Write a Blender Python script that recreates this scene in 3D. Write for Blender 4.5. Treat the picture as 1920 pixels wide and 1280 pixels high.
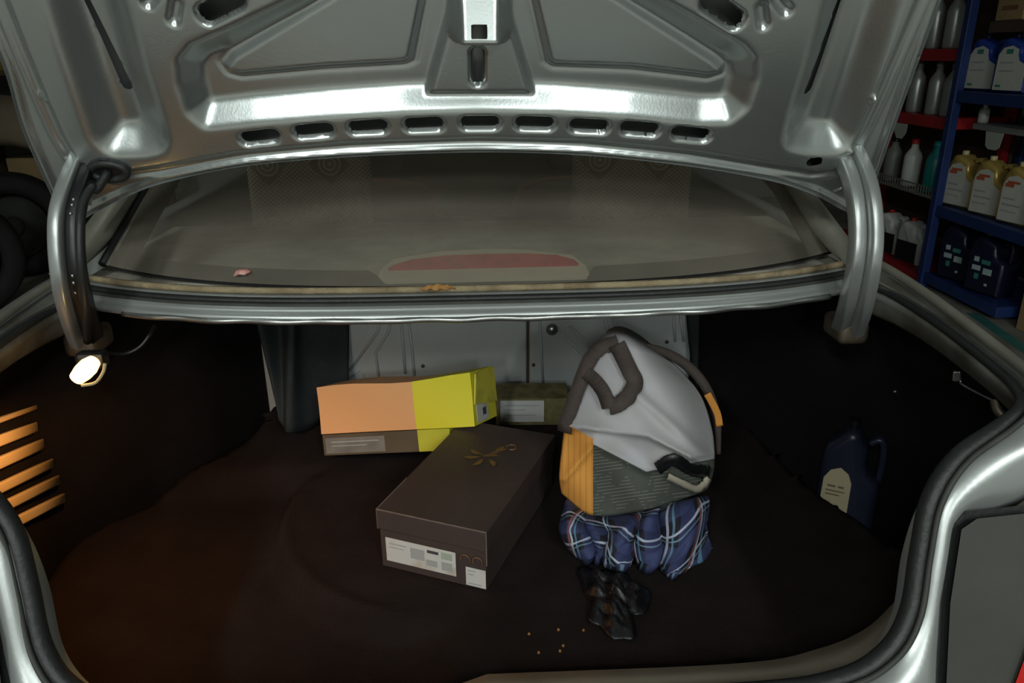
import bpy, bmesh, math, random
import numpy as np
from mathutils import Vector, Matrix

for o in list(bpy.data.objects):
    bpy.data.objects.remove(o, do_unlink=True)
SC = bpy.context.scene
COL = SC.collection
random.seed(7); RNG = np.random.default_rng(7)
PI = math.pi

# ------------------------------------------------------------------ camera
F = 1450.0; IW, IH = 1920, 1280
CAM = np.array([0.0, 0.0, 1.25])
PITCH, YAW, ROLL = math.radians(20.4), math.radians(2.6), math.radians(0.5)
def _rx(a): c, s = math.cos(a), math.sin(a); return np.array([[1,0,0],[0,c,-s],[0,s,c]])
def _ry(a): c, s = math.cos(a), math.sin(a); return np.array([[c,0,s],[0,1,0],[-s,0,c]])
def _rz(a): c, s = math.cos(a), math.sin(a); return np.array([[c,-s,0],[s,c,0],[0,0,1]])
RC = _rz(-YAW) @ _rx(PI/2 - PITCH) @ _rz(-ROLL)
cam_data = bpy.data.cameras.new('camera'); cam = bpy.data.objects.new('camera', cam_data)
COL.objects.link(cam); SC.camera = cam
cam_data.sensor_width = 36.0; cam_data.lens = F / IW * 36.0; cam_data.clip_start = 0.02
cam.matrix_world = Matrix.Translation(Vector(CAM)) @ Matrix([list(r) for r in RC]).to_4x4()

# ------------------------------------------------------------------ light and exposure
SC.view_settings.view_transform = 'Standard'; SC.view_settings.look = 'None'
SC.view_settings.gamma = 1.0; SC.view_settings.use_curve_mapping = False
SC.view_settings.exposure = 0.3
world = bpy.data.worlds.new('world'); SC.world = world; world.use_nodes = True
world.node_tree.nodes['Background'].inputs[0].default_value = (0, 0, 0, 1)
world.node_tree.nodes['Background'].inputs[1].default_value = 0.0
TUBES = [  # x, y, z, length (along y), watts
    (-1.15, -2.2, 2.75, 1.4, 52), (1.0, -2.4, 2.75, 1.4, 40),
    (-0.9, -4.9, 2.75, 1.4, 78), (0.9, -4.9, 2.75, 1.4, 66)]
for (x, y, z, ln, w) in TUBES:
    ld = bpy.data.lights.new('ceiling_lamp_light_offscreen', 'AREA'); ld.shape = 'RECTANGLE'
    ld.size = 0.22; ld.size_y = ln; ld.energy = w; ld.color = (0.93, 1.0, 0.97)
    lo = bpy.data.objects.new('ceiling_lamp_light_offscreen', ld); COL.objects.link(lo)
    lo.location = (x, y, z - 0.05)

# ------------------------------------------------------------------ pixel -> point on a real surface
def ray(px, py): return RC @ np.array([(px-IW/2)/F, -(py-IH/2)/F, -1.0])
def on(px, py, n, d):
    r = ray(px, py); n = np.array(n, float); return CAM + (d - n@CAM)/(n@r)*r
def onx(px, py, x): return on(px, py, (1,0,0), x)
def ony(px, py, y): return on(px, py, (0,1,0), y)
def onz(px, py, z): return on(px, py, (0,0,1), z)

# ------------------------------------------------------------------ helpers
def lin(c):
    c = c/255.0
    return c/12.92 if c <= 0.04045 else ((c+0.055)/1.055)**2.4
def rgb(r, g, b): return (lin(r), lin(g), lin(b), 1.0)
MATS = {}
class NT:
    def __init__(s, m): s.t = m.node_tree; s.n = s.t.nodes; s.l = s.t.links
    def new(s, typ, **kw):
        nd = s.n.new(typ)
        for k, v in kw.items(): setattr(nd, k, v)
        return nd
    def link(s, a, b): s.l.new(a, b)
    def math(s, op, a, b=None, c=None):
        nd = s.n.new('ShaderNodeMath'); nd.operation = op
        for i, v in enumerate((a, b, c)):
            if v is None: continue
            if hasattr(v, 'is_output'): s.l.new(v, nd.inputs[i])
            else: nd.inputs[i].default_value = v
        return nd.outputs[0]
    def mix(s, f, a, b):
        nd = s.n.new('ShaderNodeMix'); nd.data_type = 'RGBA'
        for i, v in ((0, f), (6, a), (7, b)):
            if hasattr(v, 'is_output'): s.l.new(v, nd.inputs[i])
            else: nd.inputs[i].default_value = v
        return nd.outputs[2]
def mat(name, col, rough=0.5, metal=0.0, var=0.0, scale=8.0, bump=0.0, bscale=60.0, spec=0.5, col2=None, vth=0.5, coat=0.0):
    if name in MATS: return MATS[name]
    m = bpy.data.materials.new(name); m.use_nodes = True; N = NT(m)
    b = N.n['Principled BSDF']
    b.inputs['Base Color'].default_value = col; b.inputs['Roughness'].default_value = rough
    b.inputs['Metallic'].default_value = metal; b.inputs['Specular IOR Level'].default_value = spec
    if coat: b.inputs['Coat Weight'].default_value = coat; b.inputs['Coat Roughness'].default_value = 0.1
    tc = N.new('ShaderNodeTexCoord')
    if var or col2:
        nz = N.new('ShaderNodeTexNoise'); nz.inputs['Scale'].default_value = scale; nz.inputs['Detail'].default_value = 5
        N.link(tc.outputs['Object'], nz.inputs['Vector'])
        c2 = col2 or tuple(list(np.clip(np.array(col[:3])*(1-var), 0, 1))+[1])
        rmp = N.new('ShaderNodeMapRange'); rmp.inputs[1].default_value = vth-0.18; rmp.inputs[2].default_value = vth+0.18
        N.link(nz.outputs['Fac'], rmp.inputs[0])
        N.link(N.mix(rmp.outputs[0], col, c2), b.inputs['Base Color'])
    if bump:
        nb = N.new('ShaderNodeTexNoise'); nb.inputs['Scale'].default_value = bscale; nb.inputs['Detail'].default_value = 4
        N.link(tc.outputs['Object'], nb.inputs['Vector'])
        bp = N.new('ShaderNodeBump'); bp.inputs['Strength'].default_value = bump; bp.inputs['Distance'].default_value = 0.01
        N.link(nb.outputs['Fac'], bp.inputs['Height']); N.link(bp.outputs[0], b.inputs['Normal'])
    MATS[name] = m; return m
def emis(name, col, strength):
    m = bpy.data.materials.new(name); m.use_nodes = True
    b = m.node_tree.nodes['Principled BSDF']; b.inputs['Base Color'].default_value = col
    b.inputs['Emission Color'].default_value = col; b.inputs['Emission Strength'].default_value = strength
    MATS[name] = m; return m

def tag(o, label=None, cat=None, group=None, kind=None):
    if label: o['label'] = label
    if cat: o['category'] = cat
    if group: o['group'] = group
    if kind: o['kind'] = kind
    return o
def setpar(o, p):
    if p is not None:
        o.parent = p; o.matrix_parent_inverse = p.matrix_basis.inverted() if p.parent is None else Matrix.Identity(4)
def obj(name, V, Fc, m, parent=None, smooth=False, uv=None, world=True):
    """one mesh object; V in world metres when world, else in the parent's own frame"""
    me = bpy.data.meshes.new(name)
    me.from_pydata([tuple(map(float, v)) for v in V], [], [tuple(map(int, f)) for f in Fc]); me.update()
    if uv is not None:
        lay = me.uv_layers.new(name='uv')
        idx = np.zeros(len(me.loops), int); me.loops.foreach_get('vertex_index', idx)
        lay.data.foreach_set('uv', np.asarray(uv, float)[idx].ravel())
    if smooth:
        me.polygons.foreach_set('use_smooth', [True]*len(me.polygons))
    me.materials.append(m if not isinstance(m, str) else MATS[m])
    o = bpy.data.objects.new(name, me); COL.objects.link(o)
    if parent is not None:
        if world: setpar(o, parent)
        else: o.parent = parent
    return o
def empty(name, loc, rot=0, label=None, cat=None, group=None):
    e = bpy.data.objects.new(name, None); COL.objects.link(e)
    e.location = loc; e.rotation_euler = (0, 0, rot); e.empty_display_size = 0.05
    e.matrix_basis = Matrix.Translation(Vector(loc)) @ Matrix.Rotation(rot, 4, 'Z')
    return tag(e, label, cat, group)
def fix_normals(o):
    bm = bmesh.new(); bm.from_mesh(o.data); bmesh.ops.recalc_face_normals(bm, faces=bm.faces); bm.to_mesh(o.data); bm.free(); return o
def merge(parts):
    V, Fc = [], []
    for v, f in parts:
        k = len(V); V += list(v); Fc += [tuple(i+k for i in q) for q in f]
    return V, Fc
def xf(vf, M=None, t=(0,0,0)):
    V = np.array(vf[0], float)
    if M is not None: V = V @ np.array(M).T
    return V + np.array(t), vf[1]
def rbox(x0, x1, y0, y1, z0, z1, r=0.0, seg=2):
    bm = bmesh.new(); bmesh.ops.create_cube(bm, size=1.0)
    for v in bm.verts:
        v.co = Vector(((x0+x1)/2+v.co.x*(x1-x0), (y0+y1)/2+v.co.y*(y1-y0), (z0+z1)/2+v.co.z*(z1-z0)))
    if r > 0: bmesh.ops.bevel(bm, geom=bm.edges[:], offset=r, segments=seg, profile=0.5, affect='EDGES')
    bm.verts.index_update()
    out = [tuple(v.co) for v in bm.verts], [tuple(v.index for v in f.verts) for f in bm.faces]
    bm.free(); return out
def prism(poly, y0, y1, r=0.0):
    """outline in (x, z), extruded along y, its rims rounded by r"""
    bm = bmesh.new(); vs = [bm.verts.new((p[0], y0, p[1])) for p in poly]
    f = bm.faces.new(vs); ex = bmesh.ops.extrude_face_region(bm, geom=[f])
    for v in ex['geom']:
        if isinstance(v, bmesh.types.BMVert): v.co.y = y1
    bmesh.ops.recalc_face_normals(bm, faces=bm.faces)
    if r > 0:
        ed = [e for e in bm.edges if abs(e.verts[0].co.y-e.verts[1].co.y) < 1e-6]
        bmesh.ops.bevel(bm, geom=ed, offset=r, segments=3, profile=0.5, affect='EDGES')
    bm.verts.index_update()
    out = [tuple(v.co) for v in bm.verts], [tuple(v.index for v in f.verts) for f in bm.faces]
    bm.free(); return out
def lathe(prof, n=20, c=(0,0,0)):
    V, Fc = [], []
    for r, z in prof:
        for k in range(n): V.append((c[0]+r*math.cos(2*PI*k/n), c[1]+r*math.sin(2*PI*k/n), c[2]+z))
    for i in range(len(prof)-1):
        for k in range(n): Fc.append((i*n+k, i*n+(k+1)%n, (i+1)*n+(k+1)%n, (i+1)*n+k))
    Fc.append(tuple(reversed(range(n)))); Fc.append(tuple((len(prof)-1)*n+k for k in range(n)))
    return V, Fc
def spline(P, n, closed=False):
    P = np.array(P, float); m = len(P)
    if not closed: Q = np.vstack([2*P[0]-P[1], P, 2*P[-1]-P[-2]]); seg = m-1
    else: Q = np.vstack([P[-1], P, P[0], P[1]]); seg = m
    out = []
    for t in np.linspace(0, seg, n, endpoint=not closed):
        i = min(int(t), seg-1); u = t-i; a, b, c, d = Q[i:i+4]
        out.append(0.5*((2*b)+(c-a)*u+(2*a-5*b+4*c-d)*u*u+(3*b-a-3*c+d)*u**3))
    return np.array(out)
def tube(P, r, n=10, closed=False, flat=None, up=None):
    """round (or flat: (half width, half thickness)) section swept along P"""
    P = np.array(P, float); m = len(P); V, Fc = [], []
    T = np.gradient(P, axis=0) if not closed else np.roll(P, -1, 0)-np.roll(P, 1, 0)
    T /= np.linalg.norm(T, axis=1)[:, None]+1e-12
    ref = np.array(up if up is not None else ((0,0,1) if abs(T[0][2]) < 0.9 else (1,0,0)), float)
    for i in range(m):
        t = T[i]; a = ref - t*(ref@t); a /= np.linalg.norm(a)+1e-12; b = np.cross(t, a)
        if up is None: ref = a
        rr = r[i] if hasattr(r, '__len__') else r
        for k in range(n):
            th = 2*PI*(k+0.5)/n
            if flat is not None:
                ca, sb = math.cos(th), math.sin(th); e = 0.35
                ca = math.copysign(abs(ca)**e, ca); sb = math.copysign(abs(sb)**e, sb)
                V.append(P[i]+b*ca*flat[0]+a*sb*flat[1])
            else: V.append(P[i]+rr*(math.cos(th)*a+math.sin(th)*b))
    for i in range(m-1 if not closed else m):
        for k in range(n):
            j = (i+1) % m
            Fc.append((i*n+k, i*n+(k+1)%n, j*n+(k+1)%n, j*n+k))
    if not closed: Fc.append(tuple(reversed(range(n)))); Fc.append(tuple((m-1)*n+k for k in range(n)))
    return V, Fc
def loft(rows, closed=False):
    rows = [np.array(r, float) for r in rows]; n = len(rows[0]); V = np.vstack(rows); Fc = []
    for i in range(len(rows)-1):
        for k in range(n if closed else n-1):
            j = (k+1) % n
            Fc.append((i*n+k, i*n+j, (i+1)*n+j, (i+1)*n+k))
    return V, Fc
def slab(o, th, off=-1.0):
    md = o.modifiers.new('thickness', 'SOLIDIFY'); md.thickness = th; md.offset = off; return o
def ss(x, a, b):
    t = np.clip((x-a)/(b-a), 0, 1); return t*t*(3-2*t)
def sdpoly(P, poly):
    P = np.asarray(P, float); poly = np.asarray(poly, float); d = np.full(len(P), 1e9); s = np.ones(len(P))
    n = len(poly); j = n-1
    for i in range(n):
        e = poly[j]-poly[i]; w = P-poly[i]
        b = w - e*np.clip((w@e)/(e@e), 0, 1)[:, None]; d = np.minimum(d, (b*b).sum(1))
        c1 = P[:,1] >= poly[i][1]; c2 = P[:,1] < poly[j][1]; c3 = e[0]*w[:,1] > e[1]*w[:,0]
        flip = (c1 & c2 & c3) | (~c1 & ~c2 & ~c3); s = np.where(flip, -s, s); j = i
    return s*np.sqrt(d)
def sdcap(P, a, b, r):
    a = np.array(a); b = np.array(b); w = P-a; e = b-a
    h = np.clip((w@e)/(e@e+1e-12), 0, 1); rr = r if not hasattr(r, '__len__') else r[0]+(r[1]-r[0])*h
    return np.linalg.norm(w-e*h[:, None], axis=1)-rr

# ------------------------------------------------------------------ materials
mat('silver_paint', rgb(172, 176, 175), 0.34, 0.6, var=0.06, scale=3, bump=0.02, bscale=400)
mat('lid_paint', rgb(178, 184, 183), 0.27, 0.85, var=0.05, scale=3, bump=0.02, bscale=300)
mat('dusty_paint', rgb(140, 138, 126), 0.6, 0.2, var=0.35, scale=9)
mat('grimy_paint', rgb(138, 138, 132), 0.55, 0.3, col2=rgb(86, 82, 72), scale=12, vth=0.46)
mat('inner_primer', rgb(192, 184, 166), 0.5, 0.15, var=0.3, scale=10)
mat('bulkhead_paint', rgb(180, 186, 186), 0.5, 0.1, var=0.15, scale=5, bump=0.05, bscale=20)
mat('rubber', rgb(34, 36, 36), 0.5, 0, bump=0.1, bscale=150)
mat('dusty_rubber', rgb(62, 63, 60), 0.65, 0, var=0.4, scale=30)
mat('carpet', rgb(45, 38, 37), 0.95, 0, var=0.25, scale=14, bump=0.6, bscale=600, spec=0.1)
mat('carpet_grey', rgb(62, 68, 70), 0.95, 0, var=0.3, scale=10, bump=0.5, bscale=500, spec=0.1)
mat('black_liner', rgb(24, 22, 23), 0.9, 0, var=0.3, scale=10, bump=0.3, bscale=300, spec=0.15)
mat('beige_plastic', rgb(196, 178, 140), 0.5, 0, var=0.1)
mat('sealant', rgb(160, 145, 115), 0.85, 0, col2=rgb(110, 92, 66), scale=26, vth=0.56, bump=0.5, bscale=90)
mat('frit', rgb(52, 52, 50), 0.35, 0, var=0.3, scale=6)
mat('black_plastic', rgb(20, 20, 22), 0.4)
mat('galv', rgb(170, 172, 170), 0.3, 0.9)
mat('steel_dull', rgb(120, 110, 95), 0.5, 0.8, var=0.4, scale=40)
mat('dust_shelf', rgb(188, 182, 168), 0.9, 0, var=0.3, scale=14, bump=0.2, bscale=200)
mat('beige_dusty', rgb(186, 176, 150), 0.8, 0, var=0.2, scale=10)
mat('red_lens', rgb(190, 40, 50), 0.2, 0, var=0.35, scale=60)
mat('tail_red', rgb(190, 25, 20), 0.15)
mat('tail_grey', rgb(72, 73, 68), 0.4, 0, var=0.3, scale=6)
mat('seat_brown', rgb(84, 66, 56), 0.9, 0, var=0.25, scale=8)
mat('piping', rgb(170, 92, 55), 0.7)
mat('cabin_dark', rgb(70, 66, 60), 0.9, 0, var=0.25, scale=3)

def glass_mat():
    m = bpy.data.materials.new('dusty_glass'); m.use_nodes = True; N = NT(m)
    N.n.remove(N.n['Principled BSDF']); out = N.n['Material Output']
    tr = N.new('ShaderNodeBsdfTransparent'); tr.inputs[0].default_value = (0.93, 0.94, 0.93, 1)
    gl = N.new('ShaderNodeBsdfGlossy'); gl.inputs['Roughness'].default_value = 0.06
    df = N.new('ShaderNodeBsdfDiffuse'); df.inputs[0].default_value = rgb(200, 190, 172)
    tc = N.new('ShaderNodeTexCoord'); nz = N.new('ShaderNodeTexNoise'); nz.inputs['Scale'].default_value = 5
    nz.inputs['Detail'].default_value = 6; N.link(tc.outputs['Object'], nz.inputs['Vector'])
    f = N.math('MULTIPLY_ADD', nz.outputs['Fac'], 0.30, 0.11)
    m1 = N.new('ShaderNodeMixShader'); N.link(f, m1.inputs[0]); N.link(tr.outputs[0], m1.inputs[1]); N.link(df.outputs[0], m1.inputs[2])
    lw = N.new('ShaderNodeFresnel'); lw.inputs[0].default_value = 1.45
    m2 = N.new('ShaderNodeMixShader'); N.link(lw.outputs[0], m2.inputs[0]); N.link(m1.outputs[0], m2.inputs[1]); N.link(gl.outputs[0], m2.inputs[2])
    N.link(m2.outputs[0], out.inputs[0]); MATS['dusty_glass'] = m
glass_mat()

def pattern_mat():
    """beige seat cover cloth: fine zigzag weave with ringed diamond motifs"""
    m = bpy.data.materials.new('patterned_cloth'); m.use_nodes = True; N = NT(m); b = N.n['Principled BSDF']
    b.inputs['Roughness'].default_value = 0.95
    uv = N.new('ShaderNodeUVMap'); sp = N.new('ShaderNodeSeparateXYZ'); N.link(uv.outputs[0], sp.inputs[0])
    u, v = sp.outputs[0], sp.outputs[1]
    zz = N.math('PINGPONG', N.math('MULTIPLY', u, 46), 1.0)
    wv = N.math('FRACT', N.math('ADD', N.math('MULTIPLY', v, 24), zz))
    c = N.mix(N.math('GREATER_THAN', wv, 0.5), rgb(240, 228, 200), rgb(150, 138, 116))
    fu = N.math('SUBTRACT', N.math('FRACT', N.math('MULTIPLY_ADD', u, 2.0, 0.1)), 0.5)
    row = N.math('MULTIPLY_ADD', v, 1.6, 0.25)
    fv = N.math('SUBTRACT', N.math('FRACT', row), 0.5)
    dia = N.math('ADD', N.math('ABSOLUTE', fu), N.math('ABSOLUTE', fv))
    c = N.mix(N.math('LESS_THAN', dia, 0.33), c, rgb(158, 146, 124))
    rr = N.math('SQRT', N.math('ADD', N.math('MULTIPLY', fu, fu), N.math('MULTIPLY', fv, fv)))
    ring = N.math('GREATER_THAN', N.math('SINE', N.math('MULTIPLY', rr, 85)), 0.2)
    c = N.mix(N.math('MULTIPLY', ring, N.math('LESS_THAN', rr, 0.2)), c, rgb(228, 216, 190))
    N.link(c, b.inputs['Base Color']); MATS['patterned_cloth'] = m
pattern_mat()

# ================================================================== the garage
mat('concrete', rgb(172, 169, 160), 0.75, 0, col2=rgb(120, 116, 108), scale=3, bump=0.1, bscale=30)
mat('wall_plaster', rgb(148, 148, 144), 0.9, 0, var=0.2, scale=2)
mat('ceiling_paint', rgb(170, 172, 168), 0.9, 0, var=0.1, scale=2)
RX0, RX1, RY0, RY1, RH = -3.7, 3.1, -6.0, 7.0, 3.0
tag(obj('floor', *rbox(RX0, RX1, RY0, RY1, -0.1, 0.0), 'concrete'), kind='structure')
tag(obj('ceiling', *rbox(RX0, RX1, RY0, RY1, RH, RH+0.1), 'ceiling_paint'), kind='structure')
tag(obj('wall_left', *rbox(RX0-0.1, RX0, RY0, RY1, 0, RH), 'wall_plaster'), kind='structure')
tag(obj('wall_right', *rbox(RX1, RX1+0.1, RY0, RY1, 0, RH), 'wall_plaster'), kind='structure')
tag(obj('wall_front', *rbox(RX0, RX1, RY1, RY1+0.1, 0, RH), 'wall_plaster'), kind='structure')
tag(obj('wall_back', *rbox(RX0, RX1, RY0-0.1, RY0, 0, RH), 'wall_plaster'), kind='structure')
mat('teal_paint', rgb(70, 140, 135), 0.6, 0, var=0.35, scale=14)
a, b_ = onz(1838, 590, 0.0), onz(1960, 672, 0.0); dr = (b_-a)/np.linalg.norm(b_-a); nr = np.array([dr[1], -dr[0], 0])
q = [a-dr*0.02, a+dr*2.4, a+dr*2.4+nr*0.06, a-dr*0.02+nr*0.06]
tag(obj('trim_1', [(p[0], p[1], z) for z in (0.0, 0.002) for p in q], [(3,2,1,0),(4,5,6,7),(0,1,5,4),(1,2,6,5),(2,3,7,6),(3,0,4,7)], 'teal_paint'), kind='structure', label='teal line painted on the concrete floor')
mat('fixture_white', rgb(200, 200, 198), 0.5); emis('tube_glow', (0.93, 1.0, 0.97, 1), 6.0)
for i, (x, y, z, ln, w) in enumerate(TUBES):
    e = empty('ceiling_lamp_offscreen', (x, y, RH), 0, 'long fluorescent ceiling lamp hanging under the garage ceiling', 'lamp', 'fluorescent ceiling lamps')
    obj('housing', *rbox(x-0.13, x+0.13, y-ln/2-0.05, y+ln/2+0.05, z, z+0.06, 0.01), 'fixture_white', e)
    for s in (-1, 1):
        obj('rod', *rbox(x-0.008, x+0.008, y+s*ln*0.35-0.008, y+s*ln*0.35+0.008, z+0.06, RH), 'fixture_white', e)
        obj('glass_tube_offscreen', *tube([(x+s*0.08, y-ln/2, z-0.02), (x+s*0.08, y+ln/2, z-0.02)], 0.014, 10), 'tube_glow', e, True)

# ================================================================== the car
car = empty('car', (0, 2.2, 0), 0, 'silver saloon car with its boot lid standing open', 'car')

# ---- boot lid: pressed inner panel as a relief over the lid's plane
AL = math.radians(62)
L0 = ony(895, 293, 1.09); LN = np.array([0, math.sin(AL), math.cos(AL)]); LU = np.array([0, -math.cos(AL), math.sin(AL)])
def luv(p): q = on(p[0], p[1], LN, LN@L0); return np.array([q[0], (q-L0)@LU])
def LP(pts): return np.array([luv(p) for p in pts])
def mir(pts): return [(1788-x, y) for x, y in pts]
outl_px = [(-60, 0), (0, 130), (33, 240), (70, 325), (98, 385), (112, 418), (140, 424), (175, 405), (225, 380), (300, 351), (450, 319), (650, 301),
           (895, 292), (1100, 298), (1300, 319), (1450, 346), (1530, 372), (1580, 398), (1608, 408), (1632, 390), (1645, 350), (1662, 300), (1702, 190), (1772, 0)]
outl = LP(outl_px); VT = 0.5
core = spline(outl, 150)
outl = np.vstack([[(-0.565, VT)], [(-0.568, 0.36)], core, [(0.566, 0.36)], [(0.562, VT)]])
us = np.arange(-0.65, 0.6501, 0.0026); vs = np.concatenate([np.arange(-0.135, 0.262, 0.0026), np.linspace(0.28, VT, 9)])
UU, VV = np.meshgrid(us, vs); G = np.stack([UU.ravel(), VV.ravel()], 1)
holes = []
def cap_px(a, b, rpx):
    A, B = luv(a), luv(b); k = 0.00074
    return A, B, (rpx*k if not hasattr(rpx, '__len__') else (rpx[0]*k, rpx[1]*k))
row = [(487,259),(588,247),(690,240),(795,235),(900,232),(1003,233),(1105,238),(1200,243),(1296,253)]
for i, (x, y) in enumerate(row):
    sl = (row[min(i+1,8)][1]-row[max(i-1,0)][1])/(row[min(i+1,8)][0]-row[max(i-1,0)][0])
    holes.append((cap_px((x-24, y-24*sl), (x+24, y+24*sl), 10.5), 1))
holes.append((cap_px((896, 112), (896, 160), 9), 1))
holes.append((cap_px((388, 28), (440, 2), 14), 1)); holes.append((cap_px((1332, 6), (1378, 38), 14), 1))
holes.append((cap_px((100, -80), (226, 182), (1.5, 9)), 0)); holes.append((cap_px((1624, -80), (1524, 182), (1.5, 9)), 0))
holes.append((cap_px((1521, 304), (1533, 302), 9), 0))
holes.append((cap_px((196, 318), (214, 320), 14), 0))
def hole_sd(P):
    d = np.full(len(P), 1e9)
    for (A, B, r), _ in holes: d = np.minimum(d, sdcap(P, A, B, r))
    sq = LP([(883, 33), (913, 33), (913, 53), (883, 53)])
    return np.minimum(d, sdpoly(P, sq))
def snap(G, fn, tol):
    d = fn(G); e = 2e-4
    k = np.abs(d) < tol
    P = G[k]; gx = (fn(P+[e, 0])-fn(P-[e, 0]))/(2*e); gy = (fn(P+[0, e])-fn(P-[0, e]))/(2*e)
    g = np.stack([gx, gy], 1); g /= np.linalg.norm(g, axis=1)[:, None]+1e-9
    G = G.copy(); G[k] = P-g*d[k][:, None]; return G
G = snap(G, hole_sd, 0.0015)
fo = lambda P: sdpoly(P, outl)
G = snap(G, fo, 0.0016)
dh, do = hole_sd(G), fo(G)
crease = [(-150, -330), (5, 0), (42, 95), (82, 190), (112, 258), (138, 303), (160, 322), (200, 332), (300, 318), (450, 292), (650, 274), (895, 265),
          (1100, 270), (1300, 290), (1450, 314), (1530, 327), (1572, 322), (1598, 292), (1620, 245), (1650, 180), (1722, 10), (1880, -330)]
h = np.zeros(len(G)); sP = sdpoly(G, LP(crease))
h -= 0.013*ss(sP, -0.008, 0.005)
h += 0.005*np.exp(-((do+0.006)/0.004)**2)                       # rolled hem
h += 0.003*np.exp(-((sP-0.016)/0.004)**2)
def blur(a, r, passes=3):
    A_ = a.reshape(nv, nu).copy(); kern = np.ones(2*r+1)/(2*r+1)
    for _ in range(passes):
        for ax in (0, 1): A_ = np.apply_along_axis(lambda q: np.convolve(np.pad(q, r, 'edge'), kern, 'valid'), ax, A_)
    return A_.ravel()
nu, nv = len(us), len(vs)
tro = [(45, -110), (118, 110), (150, 200), (172, 262), (188, 284), (212, 293), (270, 292), (305, 284), (313, 264), (300, 215), (270, 130), (205, -110)]
for pl in (tro, [(x-6, y-4) for x, y in mir(tro)]):
    d = sdpoly(G, LP(pl)); h -= blur(0.030*np.clip(-d/0.033, 0, 1), 2, 2)
pocket = [(383, 243), (480, 232), (620, 220), (760, 211), (895, 207), (1040, 210), (1180, 219), (1310, 233), (1368, 232), (1402, 205), (1420, 150), (1420, 110), (1398, 84),
          (1330, 45), (1240, -5), (1040, -118), (740, -118), (545, -5), (430, 50), (352, 84), (328, 115), (332, 160), (350, 215)]
d = sdpoly(G, LP(pocket)); h -= blur(0.026*np.clip(-d/0.027, 0, 1), 1)
wedge = [(796, 190), (1004, 190), (945, -5), (930, -90), (866, -90), (850, -5)]
d = sdpoly(G, LP(wedge)); w = 1-ss(d, -0.009, 0.003); h = h*(1-w)+w*np.maximum(h, -0.012)
tri = [(414, 138), (424, 152), (445, 157), (600, 143), (755, 134), (770, 128), (792, 20), (806, -70), (770, -82), (640, -8), (430, 118)]
tri2 = [(1030, 131), (1042, 138), (1190, 143), (1335, 160), (1358, 153), (1362, 140), (1345, 125), (1150, 0), (1030, -82), (985, -70), (1002, 10)]
for pl in (tri, tri2):
    d = sdpoly(G, LP(pl)); h += 0.008*(1-ss(d, -0.007, 0.002))-0.0015*np.exp(-((d-0.005)/0.003)**2)
bx = [(868, 60), (932, 60), (931, -70), (868, -70)]
d = sdpoly(G, LP(bx)); w = 1-ss(d, -0.002, 0.020); vb = luv((900, 60))[1]; h = h*(1-w)+w*np.clip(0.030-(G[:, 1]-vb)*0.72, -0.012, 0.034)
for (A, B, r), rim in holes:
    d = sdcap(G, A, B, r)
    if rim: h -= 0.008*(1-ss(d, -0.001, 0.0052))
for px, a2 in (((276, 6), (292, -14)), ((325, 38), (330, 8)), ((1432, 46), (1428, 16)), ((1475, 20), (1458, 0))):
    A, B, r = cap_px(px, a2, 6); d = sdcap(G, A, B, r); h -= 0.007*(1-ss(d, -0.003, 0.006))
for p in ((78, 190), (128, 312), (1642, 187), (1600, 285)):        # small welded studs on the flange
    A = luv(p); d = np.linalg.norm(G-A, axis=1); h += 0.008*(1-ss(d, 0.001, 0.008))
LV = L0[None, :]*np.array([0, 1, 1]) + np.outer(G[:, 0], (1, 0, 0)) + np.outer(G[:, 1], LU) - np.outer(h, LN)
nu, nv = len(us), len(vs); I = np.arange(nu*nv).reshape(nv, nu)
Q = np.stack([I[:-1, :-1].ravel(), I[:-1, 1:].ravel(), I[1:, 1:].ravel(), I[1:, :-1].ravel()], 1)
cen = G[Q].mean(1); ok = (hole_sd(cen) > 0) & (fo(cen) < 0); Q = Q[ok]
used = np.unique(Q); re = -np.ones(len(G), int); re[used] = np.arange(len(used))
lid = obj('trunk_lid', LV[used], re[Q][:, ::-1], 'lid_paint', car, True)
lid['label'] = 'open boot lid with pressed and slotted inner panel'
# outer skin and its wall round the rim
def lp3(uv, off): return L0*np.array([0, 1, 1]) + uv[0]*np.array([1, 0, 0]) + uv[1]*LU + off*LN
rim0 = [lp3(p, 0.008) for p in outl]; rim1 = [lp3(p*np.array([1.0, 1.0]), 0.05) for p in outl]
bm = bmesh.new(); vs_ = [bm.verts.new(p) for p in rim1]; bm.faces.new(vs_)
v0 = [bm.verts.new(p) for p in rim0]
for i in range(len(rim0)-1): bm.faces.new((v0[i], v0[i+1], vs_[i+1], vs_[i]))
bmesh.ops.triangulate(bm, faces=[f for f in bm.faces if len(f.verts) > 4])
bm.verts.index_update(); vf = [tuple(v.co) for v in bm.verts], [tuple(v.index for v in f.verts) for f in bm.faces]; bm.free()
obj('outer_skin', *vf, 'silver_paint', lid)
tl = [lp3((u, VT), 0.05) for u in np.linspace(-0.565, 0.562, 9)]
dn = -LN
rows = [tl]+[[np.array(p)+dn*s+LU*b for p in tl] for s, b in ((0.02, 0.03), (0.06, 0.04), (0.22, 0.03))]
slab(obj('rear_face', *loft(rows), 'silver_paint', lid, True), 0.02)
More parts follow.
